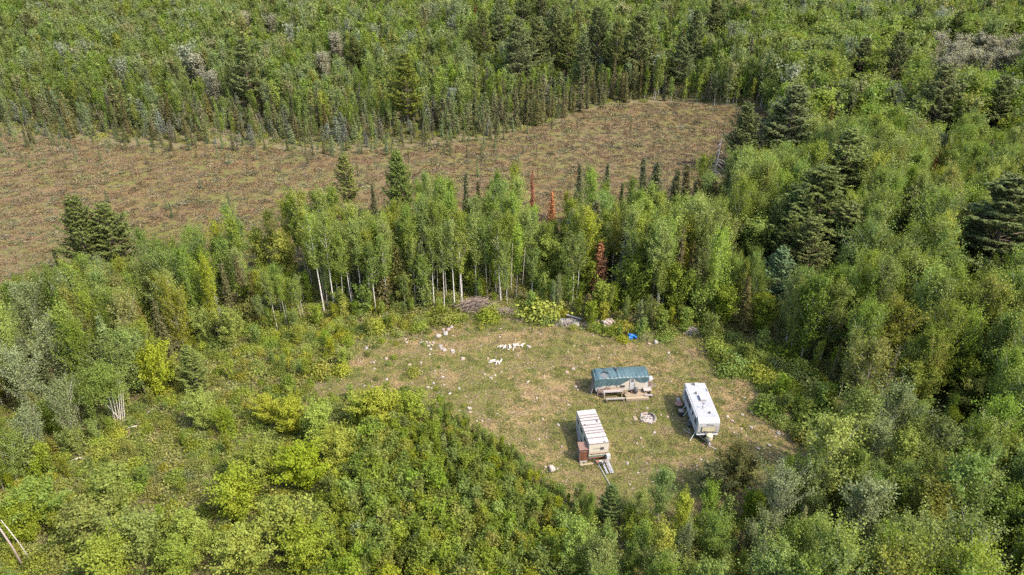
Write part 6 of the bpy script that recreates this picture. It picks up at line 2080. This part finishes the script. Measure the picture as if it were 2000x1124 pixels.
def where(kind, x, y):
    """which one: order by distance on one side of the nearest thing that is easy to find"""
    d = np.hypot(LMX - x, (LMY - y) * 0.8)
    best = None
    for j in np.argsort(d)[:9]:
        if d[j] < 0.4:
            continue
        a = math.atan2(y - LMY[j], x - LMX[j])
        q = int(round(a / (PI / 4))) % 8
        c = COUNT.get((kind, j, q), 0)
        if c >= len(WORDS) - 1:
            continue
        s = d[j] * (1 + 0.12 * c)
        if best is None or s < best[0]:
            best = (s, j, q)
    _s, j, q = best
    c = COUNT[(kind, j, q)] = COUNT.get((kind, j, q), 0) + 1
    return ('closest' if c == 1 else WORDS[c - 1]), DIRS[q], LM[j][0]


NOUN = {'poplar_tree': 'poplar', 'aspen_tree': 'aspen', 'birch_tree': 'birch', 'spruce_tree': 'spruce', 'tamarack_tree': 'tamarack', 'pine_tree': 'pine', 'sapling': 'sapling', 'shrub': 'shrub', 'bog_spruce': 'stunted spruce', 'bog_tamarack': 'stunted tamarack'}
GROUPS = {'poplar_tree': 'grey green poplars of the far woods', 'aspen_tree': 'aspens of the woods', 'birch_tree': 'round crowned birches of the woods', 'spruce_tree': SG, 'tamarack_tree': 'soft grey green tamaracks', 'pine_tree': PG,
          'sapling': 'young saplings of the thicket and field', 'shrub': 'low shrubs of the field and wood edges', 'bog_spruce': 'stunted spruces on the bog', 'bog_tamarack': 'stunted tamaracks on the bog'}
SIZES = {'poplar_tree': (9, 13), 'aspen_tree': (10, 13.2), 'birch_tree': (7.5, 10), 'spruce_tree': (5, 8.5), 'tamarack_tree': (5, 8), 'pine_tree': (14, 18), 'sapling': (1.8, 2.8), 'shrub': (0.8, 1.2), 'bog_spruce': (1.8, 3), 'bog_tamarack': (1.8, 3)}
PROTO['bog_spruce'] = [(9.0, *p[1:]) for p in PROTO['spruce_tree']]
PROTO['bog_tamarack'] = [(7.0, *p[1:]) for p in PROTO['tamarack_tree']]
LIMIT = {'poplar_tree': 200, 'aspen_tree': 300, 'birch_tree': 240, 'spruce_tree': 230, 'tamarack_tree': 230, 'pine_tree': 200, 'sapling': 300, 'shrub': 260, 'bog_spruce': 140, 'bog_tamarack': 140}
MASS = {'poplar_tree': ('poplar_woods', 'further grey green poplars among the woods'), 'pine_tree': ('pine_woods', 'further pines in the far woods'), 'aspen_tree': ('aspen_woods', 'mass of further aspens filling the woods'), 'birch_tree': ('birch_woods', 'mass of further birches filling the woods'), 'spruce_tree': ('spruce_woods', 'further spruces among the woods'),
        'tamarack_tree': ('tamarack_woods', 'further tamaracks among the woods'), 'sapling': ('sapling_thicket', 'dense thicket of further leafy saplings'), 'shrub': ('shrub_cover', 'further low shrubs covering the field'),
        'bog_spruce': ('bog_growth', 'further stunted spruces on the bog'), 'bog_tamarack': ('bog_growth', 'further stunted tamaracks on the bog')}
by = {}
for t in TREES:
    by.setdefault(t['kind'], []).append(t)
for kind, L in by.items():
    def score(t):
        if t.get('keep'):
            return 1e6
        u, v = proj(t['x'], t['y'], t['h'] * 0.8)
        if not (5 < u < 1995 and 3 < v < 1121):
            return -1
        d2 = t['x'] ** 2 + t['y'] ** 2 + CAMH ** 2
        return t['h'] ** 2 / d2
    L.sort(key=lambda t: -score(t))
    n = sum(1 for t in L[:LIMIT[kind]] if score(t) > 0)
    one, rest = L[:n], L[n:]
    one.sort(key=lambda t: (t['x'] ** 2 + t['y'] ** 2))
    lo, hi = SIZES[kind]
    cat = 'shrub' if kind == 'shrub' else 'sapling' if kind == 'sapling' else 'tree'
    for t in one:
        o, d, rf = where(kind, t['x'], t['y'])
        size = 'low' if t['h'] < lo else 'tall' if t['h'] > hi else 'middling'
        lab = f"{size} {t['tone']} {NOUN[kind]}, {o} {d} {rf}"
        make_plant(kind, t['x'], t['y'], t['h'], lab, cat, GROUPS[kind], t['w'], t['color'], variant=t.get('variant'), far=t['y'] > 150 or kind.startswith('bog') or kind == 'shrub' and t['h'] < 0.7)
    if rest:
        P = PROTO[kind]
        x, y, h, w = (np.array([t[k] for t in rest]) for k in ('x', 'y', 'h', 'w'))
        ix = rng.integers(0, len(P), len(rest))
        s = h / P[0][0]
        if kind == 'shrub':
            s = h / np.array([p[0] for p in P])[ix]
        near = y < 150
        for sel, use in ((near, 'near'), (~near, 'far')):
            if not sel.any():
                continue
            meshes = [p[4 if use == 'near' and not kind.startswith('bog') else 3] for p in P]
            scatter(MASS[kind][0], meshes, x[sel], y[sel], gz(x[sel], y[sel]) - 0.05, np.stack([s[sel] * w[sel], s[sel] * w[sel], s[sel]], 1), ix[sel], MASS[kind][1] + (' near the clearing' if use == 'near' else ' beyond the bog'), 'trees' if cat == 'tree' else 'undergrowth', tone=np.array([t['color'] for t in rest])[sel])

X, Y = grid_pts(-190, 110, 150, 262, 1.9)
k = wedge(X, Y, 3) & ~inside(BOG, X, Y)
X, Y = X[k], Y[k]
d = dist_edge(BOG, X, Y)
k = (d < 26) & (rng.uniform(0, 1, len(X)) < np.clip(0.35 + d / 12, 0.35, 0.9))
X, Y = X[k], Y[k]
n = len(X)
s = rng.uniform(0.7, 1.7, n)
scatter('undergrowth', LOW['herb'], X, Y, gz(X, Y), np.stack([s, s, s * rng.uniform(0.6, 1.2, n)], 1), rng.integers(0, 3, n), 'leafy undergrowth along the far rim of the bog', 'undergrowth')
# undergrowth, turf and bog plants nobody could count
X, Y = grid_pts(-100, 100, 34, 150, 1.15)
k = wedge(X, Y, 3) & ~inside(CLEAR, X, Y) & ~inside(BOG, X, Y)
X, Y = X[k], Y[k]
n = len(X)
s = rng.uniform(0.6, 1.5, n)
scatter('undergrowth', LOW['herb'], X, Y, gz(X, Y), np.stack([s, s, s * rng.uniform(0.6, 1.2, n)], 1), rng.integers(0, 3, n), 'leafy green undergrowth covering the ground between trees', 'undergrowth')
X, Y = grid_pts(-40, 45, 44, 100, 0.62)
k = inside(CLEAR, X, Y)
X, Y = X[k], Y[k]
g = nz(X, Y, 6, 1) + 0.7 * nz(X, Y, 2.2, 2) + rng.normal(0, 0.45, len(X))
for nm, sel, lab in (('grass', g > 0.25, 'short green grass tufts in the clearing'), ('straw', g < -0.1, 'flattened dry straw tufts in the clearing')):
    n = int(sel.sum())
    s = rng.uniform(0.7, 1.5, n)
    scatter('grass' if nm == 'grass' else 'dry_grass', LOW[nm], X[sel], Y[sel], gz(X[sel], Y[sel]), np.stack([s, s, s * rng.uniform(0.5, 1.3, n)], 1), rng.integers(0, 3, n), lab, 'grass')
X, Y = grid_pts(-190, 90, 98, 230, 1.35)
k = inside(BOG, X, Y) & wedge(X, Y, 6)
X, Y = X[k], Y[k]
g = nz(X, Y, 11, 1) + 0.8 * nz(X, Y, 3.5, 2) + rng.normal(0, 0.6, len(X))
for nm, sel, lab in (('sedge', g < 0.45, 'brown sedge tussocks covering the bog'), ('heath', g > 0.9, 'low grey green heath on the bog')):
    n = int(sel.sum())
    s = rng.uniform(0.6, 1.5, n) * (1.0 if nm == 'sedge' else rng.uniform(0.6, 1.4, n))
    scatter(nm, LOW[nm], X[sel], Y[sel], gz(X[sel], Y[sel]), np.stack([s * 1.2, s * 1.2, s * rng.uniform(0.5, 1.1, n)], 1), rng.integers(0, 3, n), lab, 'grass' if nm == 'sedge' else 'undergrowth')
# ------------------------------------------------------------------ loose stones on the turf, labelled from what they lie near
r = np.random.default_rng(61)
STONE = [MB().rock((0, 0, 0), (1.25, 1.0, 0.62), np.random.default_rng(500 + k), 0, 0.25).mesh('rock', [M[['rock_white', 'rock', 'rock_pink', 'rock'][k % 4]]]) for k in range(12)]
STONE_TONE = ['white', 'grey tan', 'pinkish', 'grey tan']
for px, py, s in TURF_STONES:
    x, y = G(px, py)
    k = int(r.integers(12))
    o, d, rf = where('rock', x, y)
    size = 'small' if s < 0.3 else 'large' if s > 0.45 else 'middling'
    ob = tag(link('rock', STONE[k], None, gnd((x, y), s * 0.12), (r.normal(0, 0.15), r.normal(0, 0.15), r.uniform(0, 6.28))), f"{size} {STONE_TONE[k % 4]} stone, {o} {d} {rf}", 'rock', 'stones strewn over the turf')
    ob.scale = (s, s, s)
# bits of stone and bleached wood too small to count
X, Y = grid_pts(-40, 45, 44, 100, 0.8)
k = inside(CLEAR, X, Y) & (rng.uniform(0, 1, len(X)) < 0.16)
X, Y = X[k], Y[k]
s = rng.uniform(0.05, 0.16, len(X))
scatter('gravel', STONE, X, Y, gz(X, Y) + 0.02, np.stack([s, s, s], 1), rng.integers(0, 12, len(X)), 'tiny pale stones and chips in the turf', 'gravel', 0.2)
